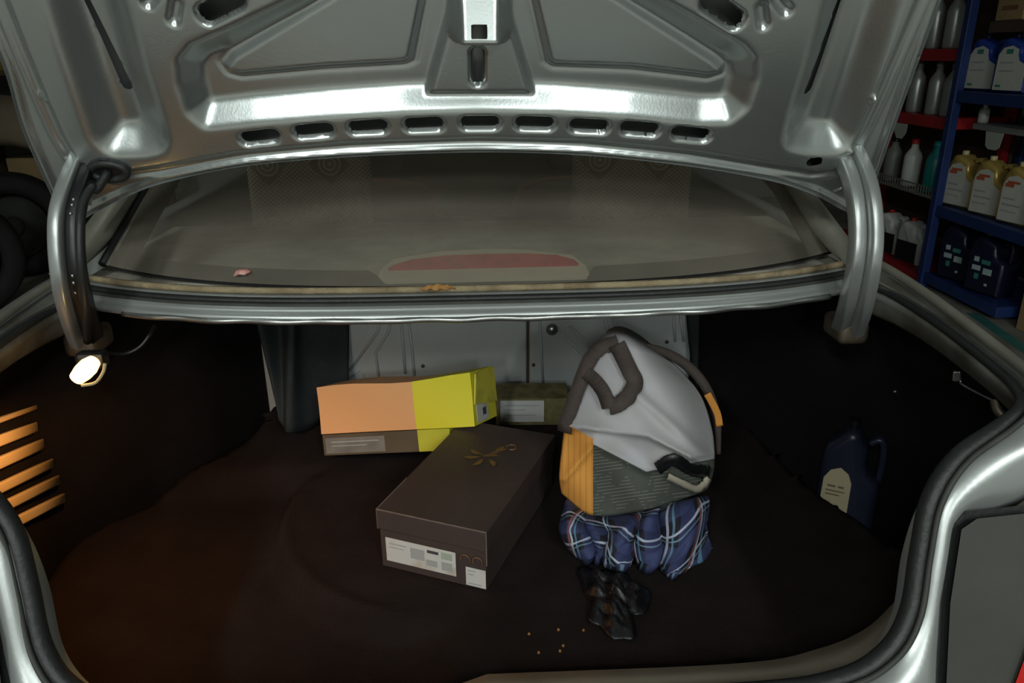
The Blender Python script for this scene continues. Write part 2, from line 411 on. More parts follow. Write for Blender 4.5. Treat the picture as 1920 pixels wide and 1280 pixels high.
# grommet with the lid's wiring
gp = lp3(luv((205, 318)), -0.004)
ring = [gp + 0.024*math.cos(t)*np.array([1, 0, 0]) + 0.013*math.sin(t)*LU for t in np.linspace(0, 2*PI, 28, endpoint=False)]
obj('grommet', *tube(ring, 0.006, 8, True), 'rubber', lid, True)
obj('grommet_core', *[(lambda t: t)(x) for x in tube([gp+LN*0.012, gp-LN*0.001], 0.020, 14)], 'black_plastic', lid)
wire = spline([gp-LN*0.0+LU*0.0, gp-LN*0.02+np.array([-0.012, 0, -0.012]), ony(172, 352, 1.07), ony(155, 382, 1.05), ony(150, 430, 1.03), ony(152, 500, 1.02), ony(160, 570, 1.04), ony(164, 640, 1.09)], 50)
obj('wiring', *tube(wire, 0.006, 8), 'rubber', lid, True)
# short bright clips by the lower corners
for pa, pb in (((152, 374), (172, 380)), ((1562, 358), (1592, 344))):
    A, B = lp3(luv(pa), -0.002), lp3(luv(pb), -0.002)
    obj('clip', *tube([A, B], 0.003, 8), 'galv', lid, True)

# ---- gooseneck hinge arms
def arm(px, ys, nm):
    P = spline([ony(x, y, d) for (x, y), d in zip(px, ys)], 60)
    c = obj('hinge_arm', *tube(P, 0.01, 16, flat=(0.0088, 0.016), up=(0, -1, 0.1)), 'silver_paint', car, True)
    return c, P
ca, PA = arm([(150, 296), (128, 345), (113, 395), (110, 450), (116, 520), (130, 580), (152, 645)], [1.11, 1.075, 1.05, 1.035, 1.03, 1.06, 1.13], 'l')
cb, PB = arm([(1602, 285), (1622, 330), (1634, 380), (1638, 440), (1633, 500), (1618, 570), (1600, 622)], [1.11, 1.075, 1.05, 1.035, 1.03, 1.06, 1.13], 'r')
# the black inner face of the left arm, with the spots of bare metal
obj('cable_sleeve', *tube(PA+np.array([0.0175, 0.008, 0]), 0.01, 12, flat=(0.0085, 0.014), up=(0, -1, 0.1)), 'black_plastic', ca, True)
for k in (16, 18, 21, 39, 41, 44):
    p = PA[k]+np.array([0.018, -0.007, 0]); obj('rivet', *lathe([(0.0005, 0), (0.0022, 0.0005), (0.0022, 0.004), (0.0005, 0.0045)], 8, p), 'galv', ca, True)
obj('arm_flange', *tube(PB+np.array([-0.018, 0.010, 0]), 0.01, 12, flat=(0.0095, 0.012), up=(0, -1, 0.1)), 'silver_paint', cb, True)
for P, s in ((PA, -1), (PB, 1)):
    e = P[-1]; obj('hinge_bracket', *rbox(e[0]-0.024-0.006*s, e[0]+0.024-0.006*s, e[1]-0.02, e[1]+0.05, e[2]-0.016, e[2]+0.022, 0.010, 3), 'steel_dull', car, True)

# ---- rear deck below the glass: profile (y, z) drawn across the car
def ycur(x): return 0.05*(np.abs(x)/0.57)**4
XS = np.linspace(-0.585, 0.585, 70)
def zedge(x): return 0.012*(np.abs(x)/0.57)**3
def across(y, z, x=XS): return [(xx, y+ycur(xx), z+zedge(xx)) for xx in x]
prof = [(1.118, 0.924), (1.102, 0.920), (1.094, 0.918), (1.090, 0.908), (1.084, 0.905), (1.080, 0.909), (1.076, 0.909), (1.073, 0.904), (1.071, 0.9), (1.068, 0.899), (1.0655, 0.893), (1.066, 0.889), (1.072, 0.886), (1.10, 0.884), (1.18, 0.884)]
deck = obj('rear_deck', *loft([across(*p) for p in prof]), 'silver_paint', car, True)
obj('window_sealant', *tube(across(1.101, 0.9255), 0.005, 8), 'sealant', car, True)
obj('deck_weatherstrip', *tube(across(1.0885, 0.9135), 0.0055, 8), 'rubber', car, True)
obj('deck_weatherstrip', *tube(across(1.0795, 0.910), 0.0035, 8), 'dusty_rubber', car, True)
wv = [(x, y+0.0015*math.sin(x*70), z+0.0006*math.sin(x*53)) for x, y, z in across(1.0665, 0.8895, np.linspace(-0.52, 0.535, 160))]
obj('deck_lip', *tube(wv, 0.0048, 8), 'galv', car, True)

# ---- rear window
GS = math.tan(math.radians(28))
def gl(x, t):  # t up the glass in metres of y
    y = 1.106+ycur(x)+0.06*(abs(x)/0.6)**2+t
    return np.array([x, y, 0.929+zedge(x)+t*GS*(1-0.12*t)])
def hw(t): return 0.588-0.10*t
nx_, nt_ = 40, 16
tt = np.linspace(0, 0.62, nt_)
rows = [[gl(s*hw(t), t) for s in np.linspace(-1, 1, nx_)] for t in tt]
slab(obj('rear_window', *loft(rows), 'dusty_glass', car, True), 0.0)
bpy.data.objects['rear_window'].modifiers.clear()
fr = []; dz = np.array([0, 0.004, -0.006])
def band(ring_a, ring_b): fr.append(loft([ring_a, ring_b]))
sx = np.linspace(-1, 1, 90)
def tb(x):
    n = 1-ss(np.array([abs(x-0.012)]), 0.158, 0.168)[0]
    return 0.036-0.026*n
band([gl(s*hw(0), 0)+dz for s in sx], [gl(s*hw(0), tb(s*hw(0)))+dz for s in sx])
for s in (-1, 1):
    ts = np.linspace(0.02, 0.6, 14)
    band([gl(s*hw(t), t)+dz for t in ts], [gl(s*(hw(t)-0.045), t)+dz for t in ts])
band([gl(s*hw(.6), 0.6)+dz for s in sx], [gl(s*hw(.56), 0.56)+dz for s in sx])
obj('window_border', *merge(fr), 'frit', bpy.data.objects['rear_window'], True)
for s in (-1, 1):
    obj('window_trim', *tube([gl(s*(hw(t)+0.006), t) for t in np.linspace(0, 0.62, 20)], 0.007, 8), 'rubber', car, True)

# ---- cabin seen through the glass
obj('parcel_shelf', *rbox(-0.62, 0.62, 1.16, 1.60, 0.900, 0.925, 0.006), 'dust_shelf', car)
bl = empty('brake_light', (0, 0, 0)); bl.parent = car; bl.matrix_parent_inverse = car.matrix_basis.inverted()
def plan_prism(pts, z0, z1, r):
    v, f = prism([(p[0], p[1]) for p in pts], z0, z1, r); V = np.array(v); return V[:, [0, 2, 1]], f
bpy.data.objects.remove(bl)
def slope_prism(pts, o0, o1):
    # outline in (x, t): t runs forward and up below the glass
    f = lambda x, t, o: (x, 1.128+t*0.93+ycur(x), 0.929+t*0.42+o)
    A = [f(x, t, o0) for x, t in pts]; B = [f(x, t, o1) for x, t in pts]; n = len(pts)
    return A+B, [tuple(reversed(range(n))), tuple(range(n, 2*n))]+[(i, (i+1) % n, n+(i+1) % n, n+i) for i in range(n)]
hp = [(-0.152, 0.006), (-0.148, 0.03), (-0.13, 0.056), (-0.06, 0.072), (0.012, 0.076), (0.08, 0.072), (0.15, 0.056), (0.168, 0.03), (0.172, 0.006)]
bl = obj('brake_light', *slope_prism(hp, -0.006, 0.0), 'beige_dusty', car)
bl['label'] = 'raised brake light on the parcel shelf'
lens = [(-0.136, 0.028), (-0.128, 0.036), (-0.10, 0.048), (-0.05, 0.056), (0.012, 0.058), (0.075, 0.057), (0.125, 0.052), (0.150, 0.040), (0.157, 0.030)]
obj('red_lens', *slope_prism(lens, 0.0, 0.004), 'red_lens', bl)
# rear seat back with cloth-covered headrests
obj('rear_seat', *rbox(-0.62, 0.62, 1.64, 1.80, 0.42, 0.90, 0.03, 3), 'seat_brown', car, True)
for cx in (-0.342, 0.33):
    V, Fc = rbox(cx-0.124, cx+0.124, 1.60, 1.69, 0.885, 1.09, 0.03, 3); A_ = np.array(V)
    hr = obj('rear_headrest', V, Fc, 'patterned_cloth', car, True, np.column_stack([(A_[:, 0]-cx+0.124)/0.248, (A_[:, 2]-0.885)/0.205]))
    hr['label'] = 'headrest in patterned beige cloth'
for cx in (-0.36, 0.36):
    s = -1 if cx < 0 else 1
    st = obj('front_seat', *prism([(cx-0.25, 0.4), (cx+0.25, 0.4), (cx+0.24, 0.80), (cx+0.17, 0.88), (cx-0.17, 0.88), (cx-0.24, 0.80)], 2.45, 2.58, 0.03), 'seat_brown', car, True)
    obj('piping', *tube(spline([(cx-0.255, 2.444, 0.5), (cx-0.24, 2.444, 0.79), (cx-0.165, 2.444, 0.875), (cx+0.165, 2.444, 0.875), (cx+0.24, 2.444, 0.79), (cx+0.255, 2.444, 0.5)], 40), 0.008, 6), 'piping', st, True)
    obj('headrest', *rbox(cx-0.13, cx+0.13, 2.47, 2.56, 0.9, 1.08, 0.03, 3), 'seat_brown', st, True)
obj('dashboard', *rbox(-0.66, 0.66, 3.15, 3.5, 0.62, 0.92, 0.05, 3), 'cabin_dark', car, True)
obj('centre_console', *rbox(-0.1, 0.1, 2.4, 3.1, 0.35, 0.6, 0.03, 3), 'cabin_dark', car, True)
obj('cabin_floor', *rbox(-0.7, 0.7, 1.66, 3.5, 0.28, 0.32), 'cabin_dark', car)
# roof, pillars and doors
roof = [[(x, y, z-0.05*(x/0.6)**2) for x in np.linspace(-0.58, 0.58, 14)] for y, z in ((1.72, 1.24), (1.85, 1.30), (2.2, 1.35), (2.8, 1.36), (3.2, 1.31))]
slab(obj('roof', *loft(roof), 'silver_paint', car, True), 0.03)
for s in (-1, 1):
    pl = [[(s*0.60, 1.13, 0.945), (s*0.60, 1.25, 0.96)], [(s*0.575, 1.40, 1.06), (s*0.58, 1.55, 1.04)], [(s*0.55, 1.70, 1.21), (s*0.555, 1.86, 1.2)], [(s*0.55, 1.82, 1.27), (s*0.55, 1.98, 1.26)]]
    slab(obj('rear_pillar', *loft(pl), 'dusty_paint', car, True), 0.03)
    slab(obj('door', *loft([[(s*0.76, 1.5, 0.3), (s*0.76, 3.4, 0.3)], [(s*0.80, 1.5, 0.6), (s*0.80, 3.4, 0.6)], [(s*0.72, 1.5, 0.9), (s*0.72, 3.4, 0.9)]]), 'silver_paint', car, True), 0.03)

# ---- boot opening rim (right half, mirrored for the left)
S = np.array([(0.585,1.135,0.912),(0.616,1.08,0.905),(0.626,0.966,0.897),(0.619,0.836,0.889),(0.610,0.774,0.884),(0.597,0.746,0.874),(0.572,0.737,0.855),(0.525,0.727,0.824),(0.494,0.711,0.783),
              (0.480,0.691,0.728),(0.466,0.667,0.666),(0.438,0.652,0.626),(0.385,0.643,0.601),(0.281,0.639,0.592),(-0.002,0.640,0.592)])
O = np.array([(0.645,1.25,0.925),(0.657,1.16,0.918),(0.660,1.04,0.908),(0.660,0.91,0.893),(0.658,0.83,0.883),(0.652,0.75,0.875),(0.632,0.712,0.852),(0.592,0.708,0.815),(0.528,0.702,0.778),
              (0.512,0.682,0.722),(0.503,0.655,0.640),(0.480,0.625,0.595),(0.395,0.600,0.575),(0.285,0.592,0.565),(-0.002,0.590,0.565)])
SI = S.copy(); n_ = 90
SI = S + np.array([(-0.004,0.0,-0.014)]*5+[(-0.01,0.012,-0.012)]*4+[(-0.012,0.018,-0.008)]*3+[(0,0.02,-0.006)]*3)
IN = np.array([(0.62,1.13,0.86),(0.64,1.08,0.855),(0.655,0.966,0.85),(0.655,0.836,0.845),(0.655,0.80,0.83),(0.66,0.78,0.80),(0.665,0.775,0.76),(0.65,0.77,0.70),(0.635,0.765,0.64),
               (0.615,0.755,0.57),(0.585,0.745,0.50),(0.53,0.735,0.455),(0.45,0.735,0.44),(0.30,0.735,0.44),(0.0,0.735,0.44)])
LE = np.array([(0.61,1.13,0.87),(0.63,1.08,0.868),(0.645,0.966,0.865),(0.645,0.836,0.86),(0.645,0.80,0.845),(0.65,0.775,0.82),(0.625,0.775,0.79),(0.595,0.78,0.74),(0.575,0.79,0.68),
               (0.565,0.80,0.62),(0.546,0.815,0.572),(0.480,0.768,0.566),(0.405,0.738,0.564),(0.30,0.722,0.562),(0.0,0.722,0.562)])
def rmid(a, b, t, dz, cut): 
    M = a*(1-t)+b*t; M[:, 2] += dz; return M
for s in (-1, 1):
    mx = np.array([s, 1, 1])
    Ss, Os, SIs, INs, LEs = (spline(p*mx, n_) for p in (S, O, SI, IN, LE))
    if s < 0:  # on this side the boot carpet runs up to the sill and the bare panel lies lower
        w_l = ss(np.abs(LEs[:, 0]), 0.0, 0.16)[:, None]*(LEs[:, 2:3] < 0.66); LEs = LEs*(1-w_l)+(SIs*0.35+INs*0.65)*w_l
    k = int(n_*5.5/14)
    # side gutter: from the seal down into the drain and up to the fender edge
    g1 = Ss*0.72+Os*0.28; g1[:, 2] -= 0.012; g2 = Ss*0.4+Os*0.6; g2[:, 2] -= 0.014; g3 = Ss*0.15+Os*0.85; g3[:, 2] -= 0.002
    gut = slab(obj('side_gutter', *loft([r[:k] for r in (SIs, Ss, g1, g2, g3)]), 'grimy_paint', car, True), 0.002)
    obj('gutter_bead', *tube(g2[:k]+np.array([0, 0, 0.004]), 0.0022, 6), 'dusty_paint', gut, True)
    obj('gutter_bead', *tube(g1[:k]+np.array([0, 0, 0.004]), 0.0018, 6), 'silver_paint', gut, True)
    # fender: rounded dusty top edge, then down the flank
    e1 = Os.copy(); e1[:, 2] += 0.004; e2 = Os+np.array([s*0.012, 0, 0.003])
    f3 = Os+np.array([s*0.026, 0, -0.022]); f4 = Os+np.array([s*0.09, 0, -0.13]); f5 = Os+np.array([s*0.13, 0, -0.32]); f6 = Os+np.array([s*0.12, 0, -0.55])
    slab(obj('fender', *loft([r[:k] for r in (g3, e1, e2, f3, f4, f5, f6)]), 'silver_paint', car, True), 0.004)
    ends = [r[k-1] for r in (e1, e2, f3, f4, f5, f6)]
    inn = [np.array((s*0.632, 0.712-(0.87-p[2])*0.377*(1 if p[2] > 0.5 else 0.6), p[2])) for p in ends]
    slab(obj('rear_corner', *loft([ends, [(a_*0.5+b_*0.5)+np.array([s*0.012, -0.008, 0]) for a_, b_ in zip(ends, inn)], inn]), 'silver_paint', car, True), 0.003)
    obj('fender_edge', *tube((Os+np.array([0, 0, 0.003]))[:k], 0.0075, 8), 'dusty_paint', car, True)
    # rear panel beside the opening, rolled edge to the seal
    kk = k-2
    p1 = Ss*0.85+Os*0.15; p1[:, 1] -= 0.010; p1[:, 2] += 0.004; p2 = Ss*0.45+Os*0.55; p2[:, 1] -= 0.012; p2[:, 2] += 0.002
    b1 = Os+np.array([s*0.004, -0.004, -0.012]); b2 = Os+np.array([s*0.01, 0.02, -0.05])
    slab(obj('rear_panel', *loft([r[kk:] for r in (SIs, Ss, p1, p2, Os, b1, b2)]), 'silver_paint', car, True), 0.003)
    obj('inner_rear_panel', *loft([r[kk:] for r in (SIs, SIs*0.5+LEs*0.5, LEs, LEs*0.9+INs*0.1-np.array([0, 0, 0.01]), INs)]), 'inner_primer', car, True)
    obj('inner_side_rail', *loft([r[:kk+2] for r in (SIs, SIs*0.7+INs*0.3+np.array([0, 0, -0.012]), INs)]), 'grimy_paint', car, True)
    # rubber seal
    sl = Ss*0.97+SIs*0.03; sl = sl+np.array([0, 0.004, 0.004])
    obj('trunk_seal', *tube(sl, [0.0055+0.0055*float(ss(np.array([i]), k-8, k+10)[0]) for i in range(n_)], 10), 'rubber', car, True)
    obj('seal_lip', *tube(Ss+np.array([s*0.004, -0.008, 0.006]), 0.0035, 6), 'dusty_rubber', car, True)
    # tail light
    rp = lambda px, py, off: on(px, py, (0, 1, -0.377), 0.416-off)
    tl_px = [(1803, 992), (1832, 972), (1925, 962), (2010, 980), (2010, 1330), (1772, 1330), (1782, 1130)]
    gk_px = [(1786, 985), (1812, 958), (1925, 946), (2030, 960), (2030, 1345), (1752, 1345), (1764, 1130)]
    def ext(px, o0, o1):
        A = [rp(x, y, o0)*mx for x, y in px]; B = [rp(x, y, o1)*mx for x, y in px]; n = len(px)
        return A+B, [tuple(range(n)), tuple(reversed(range(n, 2*n)))]+[(i, (i+1) % n, n+(i+1) % n, n+i) for i in range(n)]
    tlt = obj('tail_light', *ext(tl_px, -0.01, 0.030), 'tail_grey', car)
    obj('gasket', *ext(gk_px, -0.012, 0.016), 'rubber', tlt)
    obj('red_lens', *ext([(1930, 1210), (2012, 1080), (2012, 1332), (1885, 1332)], 0.0, 0.036), 'tail_red', tlt)
    # bumper
bum = [[(x, y-0.02*0+0.06*(abs(x)/0.8)**3, z) for x in np.linspace(-0.82, 0.82, 24)] for y, z in ((0.60, 0.555), (0.545, 0.54), (0.52, 0.48), (0.52, 0.36), (0.56, 0.28))]
slab(obj('bumper', *loft(bum), 'silver_paint', car, True), 0.01)

# ---- boot lining
fl = []
XF = np.linspace(-0.66, 0.66, 89); YF = np.linspace(0.775, 1.63, 61)
fright = spline([(0.56, 1.63), (0.58, 1.30), (0.609, 1.17), (0.641, 1.084), (0.648, 0.961), (0.592, 0.893), (0.514, 0.836), (0.435, 0.806), (0.36, 0.797), (0.268, 0.794), (0.0, 0.794)], 60)
left_edge = spline([(0.0, 0.794), (-0.14, 0.765), (-0.30, 0.745), (-0.42, 0.752), (-0.53, 0.80), (-0.66, 0.93), (-0.70, 1.16), (-0.60, 1.30), (-0.49, 1.45), (-0.47, 1.63)], 50)
fpoly = np.vstack([fright, left_edge[1:]])
P2 = np.array([(x, y) for y in np.arange(0.77, 1.641, 0.0105) for x in np.arange(-0.72, 0.7201, 0.0105)])
ncol = len(np.arange(-0.72, 0.7201, 0.0105)); nrow = len(P2)//ncol
ff = lambda P: sdpoly(P, fpoly)
P2 = snap(P2, ff, 0.0065)
def floor_z(P):
    d = np.hypot(P[:, 0]+0.06, P[:, 1]-1.18)-0.285
    low = ss(d, -0.004, 0.022)*ss(-P[:, 0], 0.02, 0.12)*(1-ss(P[:, 1], 1.27, 1.36))
    rim = 0.009*np.exp(-((d+0.004)/0.012)**2)*ss(-P[:, 0], 0.10, 0.2)*(1-ss(P[:, 1], 1.27, 1.34))
    return 0.5-0.034*low+rim
z = floor_z(P2)+0.0012*RNG.standard_normal(len(P2))*0.4
V = np.column_stack([P2, z]); I = np.arange(len(P2)).reshape(nrow, ncol)
Q = np.stack([I[:-1, :-1].ravel(), I[:-1, 1:].ravel(), I[1:, 1:].ravel(), I[1:, :-1].ravel()], 1)
Q = Q[ff(P2[Q].mean(1)) < 0]; used = np.unique(Q); re = -np.ones(len(P2), int); re[used] = np.arange(len(used))
fb = obj('boot_floor_carpet', V[used], re[Q], 'carpet', car, True); slab(fb, 0.018, -1)
obj('boot_floor_pan', *rbox(-0.76, 0.76, 0.73, 1.64, 0.36, 0.38), 'black_liner', car)
def wallpath(p, z0, z1, nm, m, zs, inset):
    P = spline(p, 50); rows = []
    for zz in np.linspace(z0, z1, 10):
        xm = max(abs(x) for x, y in P)-inset*ss(np.array([zz]), zs, z1)[0]
        rows.append([(math.copysign(min(abs(x), xm), x), y, zz) for x, y in P])
    return slab(obj(nm, *loft(rows), m, car, True), 0.006, 0)
rt = wallpath([(0.656, 0.79), (0.70, 0.815), (0.75, 0.88), (0.755, 1.05), (0.745, 1.2), (0.66, 1.33), (0.57, 1.45), (0.50, 1.57), (0.485, 1.64)], 0.37, 0.885, 'side_lining', 'black_liner', 0.66, 0.10)
lt = wallpath([(-0.62, 0.755), (-0.68, 0.79), (-0.705, 0.88), (-0.706, 1.05), (-0.706, 1.17), (-0.64, 1.30), (-0.55, 1.42), (-0.50, 1.55), (-0.485, 1.64)], 0.37, 0.885, 'side_lining', 'black_liner', 0.77, 0.06)
for i, (pa, pb, w_) in enumerate([((65, 763), (-70, 812), 4), ((66, 800), (-70, 852), 8.5), ((78, 832), (-70, 898), 9), ((96, 868), (-70, 948), 8), ((108, 899), (-55, 980), 8), ((118, 933), (18, 984), 8)]):
    A, B = onx(*pa, -0.697), onx(*pb, -0.697)
    if B[1] < 0.90: B = A+(B-A)*((A[1]-0.90)/(A[1]-B[1]))
    obj('vent_slat', *tube([A, A*0.5+B*0.5, B], 0.004, 12, flat=(w_*0.00098, 0.004), up=(1, 0, 0)), 'beige_plastic', lt, True)
# bulkhead: rear seat backs in pressed steel
BY = 1.632
xs = ony(990, 660, BY)[0]
def bead(pts, m='bulkhead_paint', r=0.0035, par=None, dy=-0.001):
    P = np.array([ony(x, y, BY+dy) for x, y in pts]); obj('pressed_rib', *tube(P, r, 6), m, par, True)
sb1 = obj('seat_back_panel', *rbox(-0.49, xs-0.003, BY, BY+0.012, 0.40, 0.88, 0.004), 'bulkhead_paint', car)
sb2 = obj('seat_back_panel', *rbox(xs+0.003, 0.49, BY, BY+0.012, 0.40, 0.88, 0.004), 'bulkhead_paint', car)
for pts in ([(712, 600), (708, 622), (655, 695)], [(733, 600), (728, 622), (704, 662), (712, 720)], [(766, 600), (772, 650), (778, 712)], [(752, 600), (760, 700)], [(640, 720), (676, 690), (690, 720)]):
    bead(pts, par=sb1)
for pts in ([(1045, 615), (1100, 672), (1130, 700)], [(1068, 610), (1108, 652), (1140, 690)], [(1133, 595), (1146, 640)], [(1150, 595), (1166, 640)], [(1262, 590), (1266, 640)], [(1275, 590), (1282, 640)], [(1012, 600), (1018, 720)]):
    bead(pts, par=sb2)
for p, par in (((793, 685), sb1), ((1000, 683), sb2), ((1250, 640), sb2)):
    c = ony(*p, BY); obj('rivet', *[xf(lathe([(0.0005, 0), (0.004, 0.001), (0.004, 0.004)], 10), _rx(PI/2), c)[i] for i in (0, 1)], 'steel_dull', par, True)
lc = ony(1035, 617, BY); obj('latch_button', *[xf(lathe([(0.014, 0), (0.013, 0.006), (0.006, 0.01), (0.001, 0.011)], 14), _rx(PI/2), lc)[i] for i in (0, 1)], 'galv', sb2, True)
# grey carpet flaps over the wheel arches
def flap(cols, nm, m):
    rows = []
    for t in np.linspace(0, 1, 16):
        r_ = []
        for (xa, ya, da), (xb, yb, db) in cols:
            A, B = ony(xa, ya, da), ony(xb, yb, db); r_.append(A*(1-t)+B*t+np.array([0, 0.012*math.sin(t*3+xa*0.05), 0]))
        rows.append(spline(r_, 30))
    return slab(obj(nm, *loft(rows), m, car, True), 0.006, 0)
flap([((480, 575, 1.52), (520, 790, 1.46)), ((520, 575, 1.56), (536, 800, 1.47)), ((545, 575, 1.50), (545, 805, 1.45)), ((560, 575, 1.56), (580, 800, 1.50)), ((610, 575, 1.59), (625, 770, 1.55)), ((650, 575, 1.615), (655, 720, 1.60))], 'carpet_flap', 'carpet_grey')
flap([((1288, 570, 1.615), (1320, 900, 1.56)), ((1330, 570, 1.60), (1380, 900, 1.50)), ((1400, 570, 1.55), (1440, 900, 1.44)), ((1480, 570, 1.48), (1500, 900, 1.37)), ((1560, 570, 1.41), (1570, 900, 1.31)), ((1640, 570, 1.33), (1640, 900, 1.25))], 'carpet_flap', 'carpet_grey')
pv = [ony(1350, 705, 1.50), ony(1372, 708, 1.47), ony(1400, 738, 1.44), ony(1470, 700, 1.40)]
# boot lamp: housing, glowing bulb behind a clear lens
lp = ony(160, 693, 1.00)
lamp = obj('boot_lamp', *rbox(lp[0]-0.02, lp[0]+0.02, lp[1]+0.012, lp[1]+0.035, lp[2]-0.006, lp[2]+0.018, 0.006), 'black_plastic', car)
lamp['label'] = 'glowing amber boot lamp'
emis('bulb_glow', (1.0, 0.58, 0.17, 1), 4.5)
bulb = obj('bulb', *[xf(lathe([(0.0015, -0.024), (0.010, -0.019), (0.0125, -0.006), (0.0125, 0.008), (0.009, 0.019), (0.0015, 0.023)], 14), _ry(0.85), lp+np.array([0, 0, 0.0]))[i] for i in (0, 1)], 'bulb_glow', lamp, True)
obj('lens_rim', *tube(spline([lp+np.array([-0.005, -0.008, -0.02]), lp+np.array([0.014, -0.008, -0.016]), lp+np.array([0.026, -0.006, -0.002]), lp+np.array([0.030, -0.004, 0.01])], 20), 0.0022, 8), 'beige_plastic', lamp, True)
pl_ = bpy.data.lights.new('boot_lamp_light', 'SPOT'); pl_.energy = 2.1; pl_.spot_size = math.radians(165); pl_.spot_blend = 0.5; pl_.color = (1.0, 0.42, 0.10); pl_.shadow_soft_size = 0.012
plo = bpy.data.objects.new('boot_lamp_light', pl_); COL.objects.link(plo); plo.location = lp+np.array([0.0, -0.004, -0.030])
wr = spline([ony(176, 672, 1.03), ony(200, 663, 1.06), ony(235, 663, 1.08), ony(262, 650, 1.09), ony(280, 628, 1.10), ony(290, 610, 1.12)], 40)
obj('lamp_wire', *tube(wr, 0.003, 8), 'black_plastic', car, True)
# torsion rod in the right rail
rod = [ony(1788+i*1.6, 705+(-1)**i*9, 0.93) for i in range(9)]+[ony(1806, 722, 0.92), ony(1850, 745, 0.86), ony(1868, 752, 0.84)]
obj('torsion_rod', *tube(spline(rod, 90), 0.0016, 6), 'galv', car, True)
obj('rod_hook', *tube(spline([ony(1866, 750, 0.84), ony(1872, 770, 0.83), ony(1890, 785, 0.82), ony(1905, 782, 0.81)], 20), 0.006, 8), 'steel_dull', car, True)
sc_ = ony(1678, 735, 1.15); obj('screw_head', *lathe([(0.0005, 0.004), (0.003, 0.003), (0.0036, 0)], 10, sc_), 'galv', car, True)

# ================================================================== debris on the deck
mat('dry_leaf', rgb(176, 128, 72), 0.9, 0, var=0.4, scale=60)
c = ony(822, 543, 1.098)
V, Fc = [], []
n = 14
for j in range(5):
    for i in range(n):
        u = i/(n-1)-0.5; v = j/4-0.5
        V.append((c[0]+u*0.05, c[1]+v*0.012*(1-(2*u)**2)-0.004, c[2]+0.003+0.006*(1-(2*u)**2)*(1-(2*v)**2)+0.0018*math.sin(u*60+j*2.1)))
for j in range(4):
    for i in range(n-1): Fc.append((j*n+i, j*n+i+1, (j+1)*n+i+1, (j+1)*n+i))
slab(tag(obj('dried_leaf', V, Fc, 'dry_leaf', None), 'curled brown dried leaf lying in the gutter below the rear window', 'leaf'), 0.0015)
mat('red_scrap', rgb(205, 70, 60), 0.6, 0, col2=rgb(225, 180, 170), scale=120)
c = gl(-0.353, 0.012)+np.array([0, -0.004, 0.004])
V = [c+np.array(p) for p in ((-0.012, -0.005, 0.0), (-0.004, -0.006, 0.003), (0.005, -0.004, 0.001), (0.012, 0.003, 0.004), (0.007, 0.006, 0.007), (-0.002, 0.004, 0.008), (-0.009, 0.003, 0.006), (0, 0, 0.008))]
slab(tag(obj('crumpled_scrap', V, [(i, (i+1) % 7, 7) for i in range(7)], 'red_scrap'), 'small crumpled red scrap lying on the edge of the rear window', 'scrap'), 0.0015)

# ================================================================== boxes in the boot
def box_thing(name, label, cat, p, rot, L, W, H, m, group=None, lid_h=None, m_lid=None):
    M = _rz(rot[0]) @ _rx(rot[1]) @ _ry(rot[2])
    e = bpy.data.objects.new(name, None); COL.objects.link(e); e.empty_display_size = 0.05
    e.matrix_basis = Matrix.Translation(Vector(p)) @ Matrix([list(r) for r in M]).to_4x4()
    tag(e, label, cat, group); return e
def lpart(nm, vf, m, par, smooth=False, uv=None): return obj(nm, vf[0], vf[1], m, par, smooth, uv, world=False)
def label_sheet(nm, par, x0, x1, z0, z1, y, m, marks=(), mm='print_grey', axis='y', skew=0):
    """a paper label on a box side (facing -y, or +x) with its printed blocks"""
    def q(a0, a1, b0, b1, d):
        if axis == 'y': return rbox(a0, a1, d, d+0.0006, b0, b1)
        return rbox(d-0.0006, d, a0, a1, b0, b1)
    s = lpart(nm, q(x0, x1, z0, z1, y), m, par)
    for (u0, u1, v0, v1, mk) in marks:
        o = lpart('print', q(x0+(x1-x0)*u0, x0+(x1-x0)*u1, z0+(z1-z0)*v0, z0+(z1-z0)*v1, y-0.0004 if axis == 'y' else y+0.0004), mk, s); o.parent = s
    return s
mat('brown_card', rgb(72, 60, 57), 0.6, 0, var=0.2, scale=9, bump=0.08, bscale=60)
mat('brown_card_edge', rgb(120, 104, 96), 0.8, 0, var=0.3, scale=60)
mat('label_white', rgb(205, 206, 204), 0.6, 0, var=0.08, scale=20)
mat('label_stained', rgb(204, 204, 200), 0.6, 0, col2=rgb(168, 138, 96), scale=26, vth=0.72)
mat('print_grey', rgb(165, 168, 168), 0.6); mat('print_dark', rgb(70, 72, 76), 0.6); mat('print_green', rgb(165, 176, 160), 0.6)
mat('gold_print', rgb(128, 96, 58), 0.5, 0, var=0.4, scale=60)
L, W, H = 0.18, 0.324, 0.103
sb = box_thing('shoe_box', 'dark brown shoe box with two white labels on its end', 'box', (-0.162, 1.021, 0.501), (math.radians(-23.5), 0, 0), L, W, H, None)
lpart('base', rbox(0.002, L-0.002, 0.002, W-0.002, 0, H-0.012, 0.001), 'brown_card', sb)
ld_ = lpart('lid', rbox(-0.001, L+0.001, -0.001, W+0.001, H-0.034, H, 0.0015), 'brown_card', sb)
for a_, b__ in (((0, 0, H), (L, 0, H)), ((0, 0, H), (0, W*0.3, H)), ((L, 0, H), (L, 0, 0.045)), ((0, 0, H), (0, 0, H-0.034))):
    o = lpart('worn_edge', tube([a_, b__], 0.0011, 6), 'brown_card_edge', ld_); o.parent = ld_
